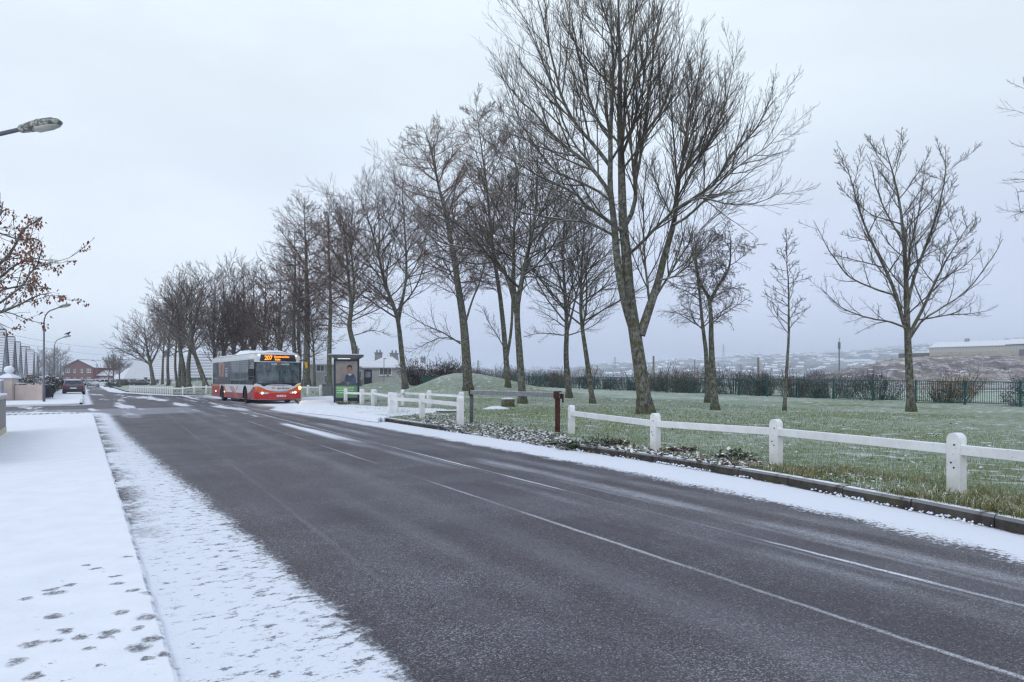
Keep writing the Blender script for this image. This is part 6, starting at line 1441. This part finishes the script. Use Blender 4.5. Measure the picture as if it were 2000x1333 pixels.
# ------------------------------------------------------------------ air, light, camera
m = bpy.data.materials.new('winter_haze'); m.use_nodes = True; t = m.node_tree; t.nodes.remove(t.nodes['Principled BSDF'])
v = t.nodes.new('ShaderNodeVolumePrincipled'); v.inputs['Color'].default_value = (.82, .89, 1.0, 1); v.inputs['Density'].default_value = .0005; v.inputs['Anisotropy'].default_value = .2
t.links.new(v.outputs[0], t.nodes['Material Output'].inputs['Volume'])
mb = MB(); mb.box(-3600, -80, -3.5, 3600, 3100, 125); o = mb.build('haze', m); kind(o, 'stuff')
w = bpy.data.worlds.new('World'); SC.world = w; w.use_nodes = True; t = w.node_tree; bg = t.nodes['Background']
def wn(typ, ins=None, **kw):
    n = t.nodes.new(typ)
    for k, q in kw.items(): setattr(n, k, q)
    for k, q in (ins or {}).items():
        if hasattr(q, 'is_output'): t.links.new(q, n.inputs[k])
        else: n.inputs[k].default_value = q
    return n
SUN_EL, SUN_ROT = R(38), R(200)
sky = wn('ShaderNodeTexSky'); sky.sky_type = 'NISHITA'; sky.sun_disc = False; sky.sun_elevation = SUN_EL; sky.sun_rotation = SUN_ROT; sky.dust_density = 3; sky.air_density = 1
tc = wn('ShaderNodeTexCoord'); sp_ = wn('ShaderNodeSeparateXYZ', {0: tc.outputs['Generated']})
def wramp(x, pts):
    r = wn('ShaderNodeValToRGB', {0: x}); e = r.color_ramp.elements
    for i, (p, c) in enumerate(pts):
        q = e[i] if i < 2 else e.new(p); q.position = p; q.color = (*c, 1)
    return r.outputs[0]
# a closed cloud deck: lavender grey low down, paler and bluer overhead
deck = wramp(sp_.outputs[2], [(0, (.62, .69, .88)), (.06, (.63, .70, .89)), (.2, (.70, .785, .955)), (.34, (.82, .92, 1.01)), (.56, (.86, .95, 1.02)), (.75, (.74, .83, 1.02))])
cl_ = wn('ShaderNodeTexNoise', {'Vector': wn('ShaderNodeVectorMath', {0: tc.outputs['Generated'], 1: (1, 1, 2.6)}, operation='MULTIPLY').outputs[0], 'Scale': 2.2, 'Detail': 4, 'Roughness': .5}).outputs[0]
cr_ = wn('ShaderNodeMapRange', {0: cl_, 1: .35, 2: .68, 3: -.035, 4: .085}, interpolation_type='SMOOTHSTEP').outputs[0]
pk = wn('ShaderNodeMapRange', {0: sp_.outputs[0], 1: -.02, 2: -.5, 3: 0, 4: 1}, interpolation_type='SMOOTHSTEP').outputs[0]
pk2 = wn('ShaderNodeMapRange', {0: sp_.outputs[2], 1: .42, 2: .12, 3: 0, 4: 1}, interpolation_type='SMOOTHSTEP').outputs[0]
pk = wn('ShaderNodeMath', {0: pk, 1: pk2}, operation='MULTIPLY').outputs[0]
mx = wn('ShaderNodeMix', {0: pk}); mx.data_type = 'RGBA'; t.links.new(pk, mx.inputs[0]); t.links.new(deck, mx.inputs[6]); mx.inputs[7].default_value = (.93, 1.01, 1.07, 1)
br = wn('ShaderNodeMath', {0: cr_, 1: 1.0}, operation='ADD').outputs[0]
dk = wn('ShaderNodeVectorMath', {0: mx.outputs[2]}, operation='SCALE'); t.links.new(br, dk.inputs['Scale'])
# sky texture at .05 seen through thin places in the deck
sk_ = wn('ShaderNodeVectorMath', {0: sky.outputs[0]}, operation='SCALE'); sk_.inputs['Scale'].default_value = .8
d10 = wn('ShaderNodeVectorMath', {0: dk.outputs[0]}, operation='SCALE'); d10.inputs['Scale'].default_value = 10.0
m2 = wn('ShaderNodeMix'); m2.data_type = 'RGBA'; m2.inputs[0].default_value = .94; t.links.new(sk_.outputs[0], m2.inputs[6]); t.links.new(d10.outputs[0], m2.inputs[7])
t.links.new(m2.outputs[2], bg.inputs[0]); bg.inputs[1].default_value = .1
sl = bpy.data.lights.new('sun', 'SUN'); sl.energy = .6; sl.angle = R(25); sl.color = (1, .96, .92); so = link(bpy.data.objects.new('sun', sl))
dirv = Vector((math.sin(SUN_ROT)*math.cos(SUN_EL), math.cos(SUN_ROT)*math.cos(SUN_EL), math.sin(SUN_EL))); so.rotation_euler = dirv.to_track_quat('Z', 'Y').to_euler()
# the bus's own lit headlamps and indicator
bm_ = bus.matrix_basis
def beam(x, z, e, col, ang, tilt):
    l = bpy.data.lights.new('bus_lamp_beam', 'SPOT'); l.energy = e; l.color = col; l.spot_size = R(ang); l.spot_blend = .8; l.shadow_soft_size = .08
    o = link(bpy.data.objects.new('bus_lamp_beam', l), bus); o.location = (x, fy(x, z)-.09, z); o.rotation_euler = (R(90-tilt), 0, R(180)); return o
beam(.155*BW, .635, 30, (1, .86, .66), 80, 10); beam(.855*BW, .665, 30, (1, .86, .66), 80, 10); beam(.97*BW, .93, 26, (1, .45, .2), 120, 25)
cam = bpy.data.cameras.new('camera'); co = link(bpy.data.objects.new('camera', cam)); co.location = (0, 0, EYE); co.rotation_euler = (R(90), 0, 0)
cam.lens = 24; cam.sensor_width = 36; cam.shift_y = (HY-666.5)/2000; cam.clip_end = 12000; cam.clip_start = .05; SC.camera = co
SC.view_settings.view_transform = 'Standard'; SC.view_settings.look = 'None'; SC.view_settings.exposure = .06; SC.view_settings.gamma = 1
SC.cycles.filter_width = 1.3; SC.cycles.sample_clamp_indirect = 2.0; SC.cycles.blur_glossy = 1.0; SC.cycles.use_denoising = True; SC.cycles.denoiser = 'OPENIMAGEDENOISE'; SC.cycles.denoising_input_passes = 'RGB_ALBEDO_NORMAL'; SC.cycles.use_adaptive_sampling = False; SC.cycles.volume_step_rate = 10; SC.cycles.max_bounces = 6; SC.cycles.volume_bounces = 1; SC.cycles.transparent_max_bounces = 8
